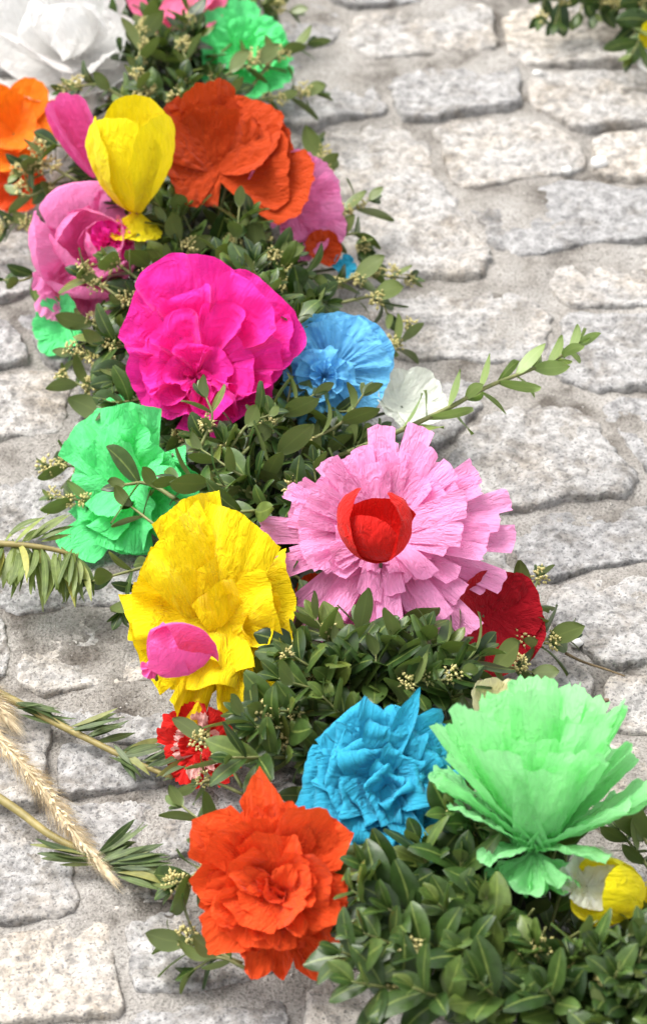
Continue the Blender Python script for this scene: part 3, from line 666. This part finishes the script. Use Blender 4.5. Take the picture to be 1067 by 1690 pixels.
# ------------------------------------------------------------------ boxwood
def leaf_mesh(name, mat, aspect, curl, fold, seed, nu=5, nv=9, tip=.6):
    rs = np.random.RandomState(seed)
    u, v = np.meshgrid(np.linspace(-1, 1, nu), np.linspace(0, 1, nv))
    wd = aspect / 2 * np.sin(math.pi * np.clip(v, .015, .992) ** (.92 + .12 * rs.rand())) ** tip
    x = u * wd; z = fold * np.abs(x) - curl * (v - .25) ** 2 - .10 * aspect * (np.abs(u) ** 3) + .02 * rs.randn() * np.sin(4 * v) * u
    x = x + .05 * rs.randn() * np.sin(math.pi * v)
    V = np.stack([x, v, z], -1).reshape(-1, 3)
    F = [tuple(f) for f in gridfaces(nu, nv)]
    me = bpy.data.meshes.new(name); me.from_pydata(V.tolist(), [], F); me.polygons.foreach_set('use_smooth', [True] * len(F))
    l = me.uv_layers.new(name='UVMap'); idx = np.empty(len(me.loops), int); me.loops.foreach_get('vertex_index', idx)
    uvs = np.stack([u, v], -1).reshape(-1, 2); l.data.foreach_set('uv', uvs[idx].ravel()); me.materials.append(mat)
    return me, V, F, uvs
BOX = [leaf_mesh('leaf', M_BOX, a, c, fo, i) for i, (a, c, fo) in enumerate([(.52, .10, .22), (.58, .18, .15), (.46, .05, .3), (.54, .26, .12), (.62, .12, .25), (.50, -.10, .2), (.48, .34, .35), (.56, .02, .1)])]
BOXL = [leaf_mesh('leaf', M_BOXL, a, c, fo, i + 20) for i, (a, c, fo) in enumerate([(.38, .10, .28), (.44, .2, .2), (.34, -.08, .3)])]
NAR = [leaf_mesh('leaf', M_NARROW, a, c, .3, i + 40, 3, 9, .8) for i, (a, c) in enumerate([(.13, .2), (.11, .35), (.15, .1)])]
NARD = [leaf_mesh('leaf', M_NARROWD, a, c, .3, i + 50, 3, 9, .8) for i, (a, c) in enumerate([(.15, .2), (.13, -.2), (.17, .05)])]
def leaf_matrix(p, d, n, size):
    d = d.normalized(); x = d.cross(n)
    if x.length < 1e-4: x = d.cross(Vector((.3, .5, .8)))
    x.normalize(); n = x.cross(d)
    return Matrix(((x.x * size, d.x * size, n.x * size, p.x), (x.y * size, d.y * size, n.y * size, p.y), (x.z * size, d.z * size, n.z * size, p.z), (0, 0, 0, 1)))
def ico_blob(rs, n, r):
    V, F = [], []
    ph = (1 + 5 ** .5) / 2
    for k in range(n):
        d = rs.normal(size=3); d /= np.linalg.norm(d); c = d * r * rs.uniform(.45, 1); s = r * rs.uniform(.10, .18)
        t, x, y = frame_of(Vector(d)); o = len(V); c = Vector(c)
        V += [c - t * s * 1.3, c + t * s * 1.5] + [c + (x * math.cos(a) + y * math.sin(a)) * s for a in (0, 1.257, 2.513, 3.77, 5.027)]
        for i in range(5): F += [(o, o + 2 + (i + 1) % 5, o + 2 + i), (o + 1, o + 2 + i, o + 2 + (i + 1) % 5)]
        if k % 2 == 0:                         # a thin stamen
            e = c + t * s * 3.2; o = len(V); V += [c + x * s * .18, c - x * s * .18, e]; F.append((o, o + 1, o + 2))
    return V, F
BLOS = []
for i in range(4):
    o = mk('blossom_cluster', *ico_blob(np.random.RandomState(60 + i), 46, 1.0), M_BLOSSOM, smooth=True)
    BLOS.append(o.data); bpy.data.objects.remove(o)

class Sprig: pass
def sprig(pts, size=.024, pairs=6, mat=BOX, blossoms=.3, ang=52, start=.12, thick=.0011, droop=0, forced=False, up=.35, rnd=14):
    """pts: world points of the stem. Returns stem, leaves and blossoms."""
    s = Sprig(); s.pts = catmull(pts, max(8, pairs * 2)); s.thick = thick; s.leaves = []; s.blos = []; s.forced = forced
    n = len(s.pts) - 1; tw = random.uniform(0, math.pi)
    for i in range(pairs):
        f = start + (1 - start) * (i / max(1, pairs - 1)) * .98; k = f * n; a = min(int(k), n - 1)
        p = s.pts[a].lerp(s.pts[a + 1], k - a); t, x, y = frame_of(s.pts[a + 1] - s.pts[a])
        th = tw + i * math.pi / 2 + random.uniform(-.02, .02) * rnd
        sz = size * (1 - .45 * max(0, (f - .75) / .25)) * random.uniform(.68, 1.18)
        if i == 0: sz *= .8
        for sg in (0, math.pi):
            q = x * math.cos(th + sg) + y * math.sin(th + sg); al = R_(ang + random.uniform(-rnd, rnd) - 22 * max(0, (f - .7) / .3))
            d = t * math.cos(al) + q * math.sin(al); nn = t * math.sin(al) - q * math.cos(al)
            nn = (nn + Vector((0, 0, up))).normalized()
            if p.z + d.z * sz < .014: d.z = (.014 - p.z) / sz + .05
            s.leaves.append((p + d * .001, leaf_matrix(p, d, nn, sz), random.choice(mat), sz, p + d * sz * .5))
        if i == pairs - 1:
            s.leaves.append((p, leaf_matrix(p, t, y, size * .5), random.choice(mat), size * .5, p + t * size * .25))
        if random.random() < blossoms:
            q = x * math.cos(th + 1.5) + y * math.sin(th + 1.5)
            s.blos.append((p + q * .003 + t * .002 + Vector((0, 0, .002)), random.uniform(.0058, .0088)))
    return s
def blocked(p, sz):
    for c, ax, r in FLOWERS:
        q = p - c; h = q.dot(ax); rad = (q - ax * h).length
        if rad < r * .90 and -.012 < h < r * 1.1: return True
    return False
PB = BVHTree.FromPolygons(PAPER_TRIS[0], PAPER_TRIS[1])
def sees(p):
    d = p - CAM; L = d.length; h = PB.ray_cast(CAM, d.normalized(), L - .001)
    return h[0] is None
def pix(p):
    v = p - CAM; d = v.dot(FWD); return IMW / 2 + v.dot(RIGHT) / d / KPX, IMH / 2 - v.dot(UP) / d / KPX
def build_garland(label, core, radius, sprigs, n_individual):
    root = empty('boxwood_garland', (core[len(core) // 2].x, core[len(core) // 2].y, 0)); base = root.location.copy()
    tag(root, label, 'garland', 'boxwood garlands')
    V, F = tube(core, lambda t: radius * (.9 + .15 * math.sin(40 * t)), 10); mk('core', [v - base for v in V], F, M_DARK, root)
    allv = []
    for si, s in enumerate(sprigs):
        for li, lf in enumerate(s.leaves):
            x, y = pix(lf[4]); vis = -10 < x < IMW + 10 and -10 < y < IMH + 10 and sees(lf[4])
            facing = abs(lf[1].to_3x3().col[2].normalized().dot((CAM - lf[4]).normalized()))
            allv.append((vis, lf[3] * (.25 + facing) , (lf[4] - CAM).length, x, y, si, li))
    cell = {}
    for a in allv:
        if not a[0]: continue
        k = (int(a[3] // 14), int(a[4] // 14))
        if k not in cell or a[2] < cell[k][2]: cell[k] = a
    chosen = sorted(cell.values(), key=lambda a: -a[1])[:n_individual]
    chosen = {(a[5], a[6]) for a in chosen}
    sv, sf, su, sr = [], [], [], []; tv, tf = [], []
    for si, s in enumerate(sprigs):
        own = [li for li in range(len(s.leaves)) if (si, li) in chosen]
        V, F = tube(s.pts, lambda t: s.thick * (1.25 - .6 * t), 5)
        if own or s.forced:
            b0 = s.pts[0]; so = mk('sprig', [v - b0 for v in V], F, M_STEM, root); so.location = b0 - base
            for q, r in s.blos:
                o = bpy.data.objects.new('blossom_cluster', random.choice(BLOS)); COL.objects.link(o); o.parent = so
                o.location = q - b0; o.scale = (r,) * 3; o.rotation_euler = [random.uniform(0, 6) for _ in range(3)]
        else:
            off = len(tv); tv += [v - base for v in V]; tf += [tuple(off + k for k in f_) for f_ in F]
            for q, r in s.blos[:1]:
                o = bpy.data.objects.new('blossom_cluster', random.choice(BLOS)); COL.objects.link(o); o.parent = root
                o.location = q - base; o.scale = (r,) * 3; o.rotation_euler = [random.uniform(0, 6) for _ in range(3)]
        for li, (p, M, (me, LV, LF, LU), sz, c) in enumerate(s.leaves):
            if li in own:
                o = bpy.data.objects.new('leaf', me); COL.objects.link(o); o.parent = so
                o.matrix_local = Matrix.Translation(-b0) @ M
            else:
                W = LV @ np.array(M.to_3x3()).T + np.array(M.translation - base); off = sum(map(len, sv)) if False else build_garland.cnt
                sv.append(W); sf += [tuple(off + k for k in f_) for f_ in LF]; su.append(LU); sr.append(np.full(len(LV), random.random())); build_garland.cnt += len(LV)
    if sv:
        o = mk('foliage', np.vstack(sv), sf, BOX[0][0].materials[0], root, np.vstack(su)); tag(o, kind='stuff')
        at = o.data.attributes.new('rnd', 'FLOAT', 'POINT'); at.data.foreach_set('value', np.concatenate(sr))
    build_garland.cnt = 0
    if tv: tag(mk('twigs', tv, tf, M_STEM, root), kind='stuff')
    return root
build_garland.cnt = 0

S = []
def ex(pts, **kw):                             # a sprig read off the photograph: pixels with heights
    kw.setdefault('forced', True); mass = kw.pop('mass', False); S.append(sprig([P(x, y, z) for x, y, z in pts], **kw)); S[-1].mass = mass
# left edge
ex([(200,760,.045),(140,768,.04),(82,770,.035)], size=.026, pairs=4, blossoms=.9, start=.3)
ex([(215,850,.04),(150,828,.036),(88,822,.03)], size=.026, pairs=3, blossoms=.8, start=.5)
ex([(260,930,.05),(205,945,.05),(150,960,.045)], size=0.0299, pairs=4, blossoms=0, start=.1)
ex([(250,950,.04),(215,985,.04),(200,1010,.035)], size=0.0282, pairs=3, blossoms=0, start=.3)
ex([(330,850,.09),(250,800,.085),(205,800,.085)], size=0.0334, pairs=3, blossoms=0, start=.45, thick=.0016)
ex([(300,900,.08),(235,850,.08),(215,835,.08)], size=0.0317, pairs=2, blossoms=.3, start=.5)
ex([(220,620,.05),(160,590,.045),(120,585,.04)], size=.027, pairs=4, blossoms=.9, start=.2)
ex([(215,640,.05),(150,640,.04),(110,625,.035)], size=.027, pairs=4, blossoms=.6, start=.3)
ex([(215,560,.06),(165,540,.055),(140,530,.05)], size=.027, pairs=4, blossoms=.7, start=.2)
ex([(210,500,.08),(160,465,.085),(140,455,.09)], size=.026, pairs=3, blossoms=.9, start=.4)
ex([(240,470,.085),(200,440,.095),(180,430,.10)], size=.027, pairs=3, blossoms=.5, start=.3)
ex([(230,690,.05),(180,690,.045),(165,680,.04)], size=.03, pairs=3, blossoms=.6, start=.3)
ex([(80,440,.04),(40,462,.04),(5,462,.04)], size=.028, pairs=3, blossoms=.2, start=.3)
ex([(80,380,.04),(30,365,.04),(-5,385,.04)], size=.026, pairs=4, blossoms=.7, start=.3)
ex([(130,300,.07),(70,270,.075),(35,285,.075)], size=.03, pairs=4, blossoms=.7, start=.3)
ex([(120,280,.06),(60,320,.055),(35,320,.05)], size=.03, pairs=3, blossoms=.4, start=.3)
ex([(150,250,.08),(90,240,.085),(50,260,.08)], size=.028, pairs=4, blossoms=.7, start=.2)
for a, b in (((260,500),(200,500)),((250,540),(180,560)),((250,600),(190,630)),((240,660),(190,665)),((260,460),(230,420)),((280,450),(320,410)),((240,580),(150,560)),((330,420),(400,390)),((420,430),(480,420)),((470,480),(540,500)),((440,440),(520,460))):
    ex([(a[0], a[1], .055), ((a[0] + b[0]) / 2, (a[1] + b[1]) / 2, .075), (b[0], b[1], .078)], size=.029, pairs=5, mass=True, blossoms=.25, start=.1)
# top
ex([(220,170,.10),(160,140,.11),(110,150,.11)], size=.028, pairs=5, blossoms=.6, start=.1)
ex([(230,150,.10),(230,90,.115),(243,40,.12)], size=.026, pairs=5, blossoms=.6, start=.2)
ex([(240,180,.11),(230,150,.125),(225,130,.13)], size=.03, pairs=3, blossoms=.8, start=.2)
ex([(300,150,.09),(310,110,.10),(300,80,.105)], size=.028, pairs=4, blossoms=.5, start=.1)
ex([(340,140,.085),(400,110,.085),(440,95,.08)], size=.028, pairs=5, blossoms=.8, start=.1)
ex([(410,150,.07),(460,90,.075),(510,72,.075)], size=.03, pairs=4, blossoms=.7, start=.3)
ex([(420,165,.06),(470,160,.055),(525,155,.05)], size=.026, pairs=5, blossoms=.3, start=.2)
ex([(410,-20,.06),(440,10,.055),(480,20,.05)], size=.028, pairs=4, blossoms=.5)
ex([(380,40,.05),(420,20,.05),(445,-10,.05)], size=.028, pairs=4, blossoms=.5)
ex([(20,-20,.06),(5,40,.055),(8,90,.05)], size=.03, pairs=5, blossoms=.8)
# right edge, upper
ex([(500,330,.05),(530,280,.05),(527,235,.05)], size=.026, pairs=4, blossoms=.5, start=.2)
ex([(510,350,.05),(570,350,.045),(610,330,.045)], size=.028, pairs=4, blossoms=.9, start=.2)
ex([(530,400,.05),(590,385,.045),(600,410,.04)], size=.028, pairs=4, blossoms=.7, start=.2)
ex([(540,470,.05),(610,455,.05),(675,460,.045)], size=.028, pairs=5, blossoms=.9, start=.1)
ex([(560,500,.05),(620,490,.05),(640,520,.04)], size=.028, pairs=4, blossoms=.4, start=.2)
ex([(600,580,.04),(650,575,.035),(672,545,.035)], size=.024, pairs=4, blossoms=.8, start=.3)
# centre over the magenta base and beyond
ex([(330,740,.10),(350,690,.115),(340,655,.125)], size=0.0282, pairs=3, blossoms=.2, start=.3)
ex([(380,740,.10),(410,700,.11),(445,685,.115)], size=0.0282, pairs=4, blossoms=.1, start=.2)
ex([(400,750,.10),(460,690,.105),(520,650,.105)], size=0.0282, pairs=5, blossoms=.3, start=.15, mat=BOX)
ex([(480,740,.09),(560,700,.095),(600,650,.10)], size=0.0282, pairs=5, blossoms=.3, start=.1)
ex([(430,800,.09),(390,780,.10),(330,740,.105)], size=.03, pairs=5, blossoms=.1, start=.1)
ex([(440,820,.09),(360,800,.10),(290,790,.10)], size=.03, pairs=6, blossoms=.1, start=.1)
ex([(450,840,.10),(400,845,.115),(330,850,.115)], size=.03, pairs=5, blossoms=0, start=.1)
ex([(440,800,.09),(450,760,.10),(480,730,.105)], size=.03, pairs=4, blossoms=.1, start=.1)
# right of crimson
ex([(800,1080,.045),(860,1030,.045),(888,950,.045)], size=0.0299, pairs=3, blossoms=.7, start=.4)
ex([(820,1070,.04),(880,1060,.04),(930,1050,.038)], size=.03, pairs=4, blossoms=1, start=.3)
ex([(760,1110,.05),(830,1100,.05),(880,1110,.04)], size=0.0299, pairs=4, blossoms=.3, start=.1)
# below the pink and yellow
for a, b in (((560,1090),(520,1020)),((600,1100),(590,1030)),((640,1110),(660,1050)),((680,1120),(740,1060)),((540,1120),(480,1080)),((560,1150),(460,1120)),((620,1140),(620,1080)),
             ((690,1140),(760,1110)),((640,1150),(700,1120)),((520,1180),(440,1170)),((500,1200),(420,1200)),((560,1140),(560,1070)),((720,1130),(790,1080)),((470,1230),(400,1180)),((480,1250),(380,1250))):
    m = ((a[0] + b[0]) / 2, (a[1] + b[1]) / 2); ex([(a[0], a[1], .07), (m[0], m[1], .092), (b[0], b[1], .10)], size=.0305, pairs=5, mass=True, blossoms=.18, start=.1)
ex([(400,1300,.06),(370,1250,.07),(335,1220,.07)], size=.04, pairs=2, blossoms=.9, start=.5)
ex([(420,1270,.06),(390,1240,.07),(420,1215,.075)], size=0.0299, pairs=3, blossoms=1, start=.4)
ex([(400,1310,.05),(350,1290,.05),(325,1295,.045)], size=.028, pairs=2, blossoms=.3, start=.6, mat=BOXL)
# left of the vermilion rose
ex([(400,1420,.05),(330,1440,.05),(290,1460,.045)], size=0.0334, pairs=3, blossoms=1, start=.4)
ex([(390,1380,.05),(340,1360,.05),(300,1330,.05)], size=0.0317, pairs=3, blossoms=.5, start=.3)
ex([(400,1590,.04),(330,1560,.04),(290,1550,.035)], size=0.0299, pairs=4, blossoms=.6, start=.25)
ex([(410,1600,.04),(360,1580,.04),(320,1600,.03)], size=0.0299, pairs=3, blossoms=.3, start=.3)
# foreground mass
for a, b in (((720,1470),(690,1390)),((700,1480),(600,1430)),((760,1480),(760,1420)),((800,1520),(800,1470)),((850,1540),(880,1500)),((680,1520),(580,1470)),((720,1540),(640,1500)),
             ((780,1540),(720,1490)),((830,1570),(800,1520)),((880,1590),(900,1530)),((700,1580),(600,1540)),((760,1600),(680,1560)),((820,1610),(760,1570)),((900,1620),(880,1560)),((960,1600),(960,1530)),
             ((980,1620),(1040,1540)),((640,1600),(560,1570)),((690,1640),(580,1620)),((760,1660),(680,1630)),((840,1670),(790,1620)),((930,1680),(900,1630)),((1010,1680),(1000,1600)),((1040,1640),(1060,1560)),((920,1560),(985,1520))):
    m = ((a[0] + b[0]) / 2, (a[1] + b[1]) / 2); ex([(a[0], a[1], .06), (m[0], m[1], .09), (b[0], b[1], .105)], size=.0345, pairs=5, mass=True, blossoms=.14, start=.1)
ex([(1075,1440,.05),(1045,1400,.05),(1020,1370,.05)], size=.03, pairs=4, blossoms=.2, start=.2)
ex([(1090,1420,.05),(1060,1380,.05),(1055,1340,.05)], size=.03, pairs=4, blossoms=.2, start=.2)
# the dense mass of the garland itself
for s in S:
    if s.mass: s.leaves = [l for l in s.leaves if not blocked(l[4], l[3])]; s.blos = [q for q in s.blos if not blocked(q[0], 0)]
NC = len(CORE)
for i in range(460):
    k = random.uniform(0, NC - 2); a = int(k); p = CORE[a].lerp(CORE[a + 1], k - a); t, x, y = frame_of(CORE[a + 1] - CORE[a])
    th = random.uniform(-.25, math.pi + .25); out = x * math.cos(th) + Vector((0, 0, 1)) * math.sin(th)
    d = (out + t * random.uniform(-1.1, .7) + Vector([random.uniform(-.25, .25) for _ in range(3)])).normalized()
    L = random.uniform(.045, .072); b = p + out * .012
    e = b + d * L; e.z = max(e.z, .025); m = b.lerp(e, .5) + out * .008
    if blocked(e, .02) and blocked(m, .02): continue
    s = sprig([b, m, e], size=random.uniform(.024, .032), pairs=random.randint(5, 7), blossoms=.1)
    s.leaves = [l for l in s.leaves if not blocked(l[4], l[3]) and l[4].z > .012]; s.blos = [q for q in s.blos if not blocked(q[0], 0)]
    if s.leaves: S.append(s)
build_garland('long boxwood garland laid across the cobbles carrying the paper flowers', CORE, .022, S, 296)

# second garland coming in at the far corner
S2 = []; CORE2 = catmull([P(x, y, .035) for x, y in ((860,-330),(960,-170),(1110,-40),(1260,60))], 30)
for a, b in (((960,-110),(915,40)),((930,-110),(890,30)),((1000,-90),(955,25)),((1030,-60),(985,25)),((1060,-40),(1030,20)),((1080,-20),(1045,60)),((1100,20),(1040,90)),((1090,-40),(1062,40)),((1040,-90),(1010,10))):
    S2.append(sprig([P(a[0], a[1], .05), P((a[0] + b[0]) / 2, (a[1] + b[1]) / 2 - 12, .055), P(b[0], b[1], .04)], size=.03, pairs=5, blossoms=.2, start=.2, forced=True))
for i in range(70):
    k = random.uniform(0, 28); a = int(k); p = CORE2[a]; th = random.uniform(0, math.pi)
    e = p + Vector((math.cos(th) * .05, random.uniform(-.03, .03), .02 + .04 * math.sin(th)))
    if pix(e)[1] > 10 and pix(e)[0] < 1030: continue
    S2.append(sprig([p, p.lerp(e, .5) + Vector((0, 0, .01)), e], size=.028, pairs=5))
build_garland('short stretch of a second boxwood garland lying apart from the flower covered one', CORE2, .02, S2, 40)
FL2 = Flower('paper_flower', 1085, 62, .05, (-.4, .3, .86), 'yellow paper flower tied to the separate second garland', wire=False)
FL2.ring(6, 'lemon', 0, 8, L=36, W=36, phi0=75, phi1=30, base=.3, tip=.3, cup=.4)
V, F = tube([Vector((0, 0, 0)), (CORE2[18] - FL2.C) * .5, CORE2[18] - FL2.C], .0013, 5); mk('wire_stem', V, F, M_WIRE, FL2.root)
FL3 = Flower('paper_flower', 1078, 100, .03, (-.3, .2, .9), 'white paper flower resting on the stone under the second garland', wire=False)
FL3.ring(5, 'white', 0, 8, L=34, W=36, phi0=75, phi1=40, base=.3, tip=.3, cup=.4)
V, F = tube([Vector((0, 0, 0)), (CORE2[20] - FL3.C) * .5, CORE2[20] - FL3.C], .0013, 5); mk('wire_stem', V, F, M_WIRE, FL3.root)

# ------------------------------------------------------------------ loose sprigs and stems
def build_sprig(name, label, cat, s, stem_mat, group=None):
    b0 = s.pts[0]; root = empty(name, b0); tag(root, label, cat, group)
    V, F = tube(s.pts, lambda t: s.thick * (1.25 - .6 * t), 7); mk('stem', [v - b0 for v in V], F, stem_mat, root)
    for q, r in s.blos:
        o = bpy.data.objects.new('blossom_cluster', random.choice(BLOS)); COL.objects.link(o); o.parent = root
        o.location = q - b0; o.scale = (r,) * 3
    for p, M, (me, LV, LF, LU), sz, c in s.leaves:
        o = bpy.data.objects.new('leaf', me); COL.objects.link(o); o.parent = root; o.matrix_local = Matrix.Translation(-b0) @ M
    return root
random.seed(21)
s = sprig([P(x, y, z) for x, y, z in ((560,752,.075),(650,715,.095),(740,673,.105),(800,640,.11),(870,612,.11),(925,588,.11),(955,565,.11))], size=0.0317, pairs=13, mat=BOXL, blossoms=.15, ang=48, rnd=26, start=.12, thick=.0017, up=.1)
build_sprig('boxwood_sprig', 'long pale green boxwood sprig reaching out over the cobbles behind the pink fringed flower', 'sprig', s, M_STEM)
def narrow_tuft(s, p, d, n, size, spread, mat, zmin=.016):
    for i in range(n):
        dd = (d + Vector([random.uniform(-spread, spread) for _ in range(3)])).normalized(); sz = size * random.uniform(.6, 1.1)
        if p.z + dd.z * sz < zmin: dd.z = (zmin - p.z) / sz
        q = p + Vector([random.uniform(-.004, .004) for _ in range(3)])
        nn = (Vector((0, 0, 1)) + Vector([random.uniform(-.5, .5) for _ in range(3)]))
        s.leaves.append((q, leaf_matrix(q, dd, nn, sz), random.choice(mat), sz, q))
def gdir(a, b, z=0): return (P(*b, .02) - P(*a, .02)).normalized() + Vector((0, 0, z))
def bare(pts, thick):
    s = Sprig(); s.pts = catmull([P(x, y, z) for x, y, z in pts], 24); s.leaves, s.blos, s.thick = [], [], thick; return s
s = bare([(-60,895,.05),(20,898,.055),(80,905,.055),(128,918,.05)], .0022)
for (x, y), n in (((0,895),9), ((30,898),10), ((60,905),10), ((95,910),11), ((120,915),16)):
    narrow_tuft(s, P(x, y, .052), gdir((x, y), (x + 6, y + 80), -.1), n, .043, .34, NAR)
for x, y in ((15,895),(40,890),(60,890)): narrow_tuft(s, P(x, y, .055), gdir((x, y), (x + 60, y - 22), .1), 4, .032, .3, NAR)
build_sprig('leafy_stem', 'yellow green stem with long drooping narrow leaves beside the green flower', 'stem', s, M_OLIVE, 'narrow leaved stems lying on the cobbles')
s = bare([(-40,1125,.02),(30,1160,.022),(90,1192,.022),(150,1222,.022),(215,1254,.022),(285,1284,.02)], .0026)
for (x, y), (ex_, ey), n in (((35,1168),(100,1180),12), ((122,1203),(200,1192),11), ((150,1215),(205,1200),4), ((200,1245),(255,1230),9), ((185,1238),(225,1275),6), ((235,1262),(300,1250),8), ((265,1275),(310,1262),6)):
    narrow_tuft(s, P(x, y, .024), gdir((x, y), (ex_, ey)), n, .033, .22, NARD)
build_sprig('leafy_stem', 'olive stem with short dark leaf tufts pointing at the red and white flower', 'stem', s, M_OLIVE, 'narrow leaved stems lying on the cobbles')
s = bare([(-40,1292,.02),(30,1338,.022),(80,1376,.022),(130,1402,.022),(170,1425,.02),(215,1440,.02)], .0026)
for (x, y), (ex_, ey), n in (((150,1415),(115,1410),6), ((165,1420),(230,1385),9), ((175,1425),(270,1410),12), ((190,1432),(290,1425),12), ((200,1440),(280,1460),9), ((215,1440),(285,1440),8)):
    narrow_tuft(s, P(x, y, .024), gdir((x, y), (ex_, ey)), n, .036, .2, NARD)
build_sprig('leafy_stem', 'olive stem under the dry grass plume with long leaves fanning from its end', 'stem', s, M_OLIVE, 'narrow leaved stems lying on the cobbles')
def plume(label, pts, width, hair, n):
    c = catmull([P(x, y, z) for x, y, z in pts], 60); b0 = c[0]; root = empty('grass_plume', b0)
    tag(root, label, 'grass plume', 'dry grass plumes')
    V, F = tube(c, .0009, 5); mk('stalk', [v - b0 for v in V], F, M_STRAW, root)
    V, F = [], []
    for i in range(n):
        k = random.random() ** .9 * 58; a = int(k); p = c[a].lerp(c[a + 1], k - a); t, x, y = frame_of(c[a + 1] - c[a])
        f = k / 58; w_ = width * min(1, (1 - f) * 3.2 + .22) * random.uniform(.5, 1.1); th = random.uniform(0, 2 * math.pi)
        o = x * math.cos(th) + y * math.sin(th); e = p + o * w_ + t * hair * random.uniform(.5, 1.2)
        e.z = max(e.z, .0155 + random.uniform(0, .002)); q = p.lerp(e, .5) + o * w_ * .12
        sd_ = t.cross(o).normalized() * .00009; k0 = len(V)
        V += [p + sd_ - b0, p - sd_ - b0, q + sd_ - b0, q - sd_ - b0, e - b0]; F += [(k0, k0 + 1, k0 + 3, k0 + 2), (k0 + 2, k0 + 3, k0 + 4)]
        if i % 9 == 0:                         # a seed husk
            k0 = len(V); s_ = .0011; m_ = p + o * w_ * .3 + t * hair * .25; d2 = (o * w_ + t * hair).normalized() * .0035; s2 = t.cross(o).normalized() * s_
            V += [m_ - b0, m_ + d2 + s2 - b0, m_ + d2 * 2 - b0, m_ + d2 - s2 - b0]; F.append((k0, k0 + 1, k0 + 2, k0 + 3))
    tag(mk('bristles', V, F, M_STRAW, root), kind='stuff'); return root
plume('feathery straw coloured grass plume lying over the olive stem', [(-70,1150,.03),(0,1222,.028),(70,1300,.027),(125,1378,.026),(182,1446,.022)], .0135, .020, 2300)
plume('dry grass plume tip lying beside the upper olive stem', [(-140,1060,.03),(-70,1110,.028),(-20,1150,.026),(12,1185,.022)], .0165, .022, 1600)

# ------------------------------------------------------------------ small things on the stones
def pebble(px, py, wpx, mat, label):
    p = P(px, py, .012); r = wpx * mpp(p) / 2; rs = np.random.RandomState(int(px))
    n, m = 12, 8; V = []
    for j in range(m):
        for i in range(n):
            a, b = 2 * math.pi * i / n, math.pi * (j + .02) / (m - 1 + .04); d = np.array([math.cos(a) * math.sin(b), math.sin(a) * math.sin(b), math.cos(b)])
            V.append(d * r * np.array([1, .8, .65]) * (1 + .25 * float(pn(d[0] * 1.4 + px, d[1] * 1.4, d[2] * 1.4))))
    F = [(j * n + i, j * n + (i + 1) % n, (j + 1) * n + (i + 1) % n, (j + 1) * n + i) for j in range(m - 1) for i in range(n)]
    o = mk('pebble', np.array(V), F, mat); o.location = (p.x, p.y, .011 + r * .35); tag(o, label, 'pebble', 'pebbles lying in the joints')
M_WHITEP = plain('white_pebble', (.6, .58, .55), (.78, .77, .75), 300, .8)
M_BROWNP = plain('brown_pebble', (.14, .09, .06), (.25, .17, .11), 300, .8)
pebble(988, 271, 30, M_WHITEP, 'largest white pebble lying at the tip of a grey cobble'); pebble(935, 282, 18, M_WHITEP, 'white pebble lying close beside the largest white one')
pebble(886, 122, 17, M_WHITEP, 'white pebble on the sand near the separate second garland'); pebble(950, 1062, 22, M_WHITEP, 'white pebble lying beside the crimson flower sprig')
pebble(1000, 1155, 10, M_BROWNP, 'tiny brown pebble between cobbles past the mint flower'); pebble(279, 1480, 16, M_BROWNP, 'brown seed on the stone by the vermilion rose')
pts = [P(x, y, .017) for x, y in ((932,1078),(960,1092),(1000,1105),(1030,1116))]
V, F = tube(catmull(pts, 14), lambda t: .0012 * (1 - .5 * t), 5); b0 = pts[0]
tag(mk('twig', [v - b0 for v in V], F, M_TWIG), 'dry brown twig lying in the joint beside the crimson flower', 'twig').location = b0
rs = np.random.RandomState(5); V, F = [], []
for i in range(5200):                          # grit strewn in the joints
    x, y = rs.uniform(-.42, .42), rs.uniform(-.5, .85); r = rs.uniform(.0005, .0013) * (1 if rs.rand() < .93 else 1.8); z = float(bed_z(x, y)) if False else 0
    V.append((x, y, r))
V = np.array(V); zz = bed_z(V[:, 0], V[:, 1]); gv, gf = [], []
oct_ = np.array([(1, 0, 0), (0, 1, 0), (-1, 0, 0), (0, -1, 0), (0, 0, .8), (0, 0, -.8)])
for (x, y, r), z in zip(V, zz):
    k = len(gv) * 6; gv.append(oct_ * r * rs.uniform(.7, 1.3, (6, 1)) + np.array([x, y, z + r * .3]))
    gf += [(k + a, k + b, k + 4) for a, b in ((0, 1), (1, 2), (2, 3), (3, 0))] + [(k + b, k + a, k + 5) for a, b in ((0, 1), (1, 2), (2, 3), (3, 0))]
M_GRIT = plain('grit', (.16, .14, .12), (.6, .57, .53), 600, .9)
tag(mk('grit', np.vstack(gv), gf, M_GRIT, smooth=False), 'fine loose grit strewn in the joints between the cobbles', 'grit', kind='stuff')
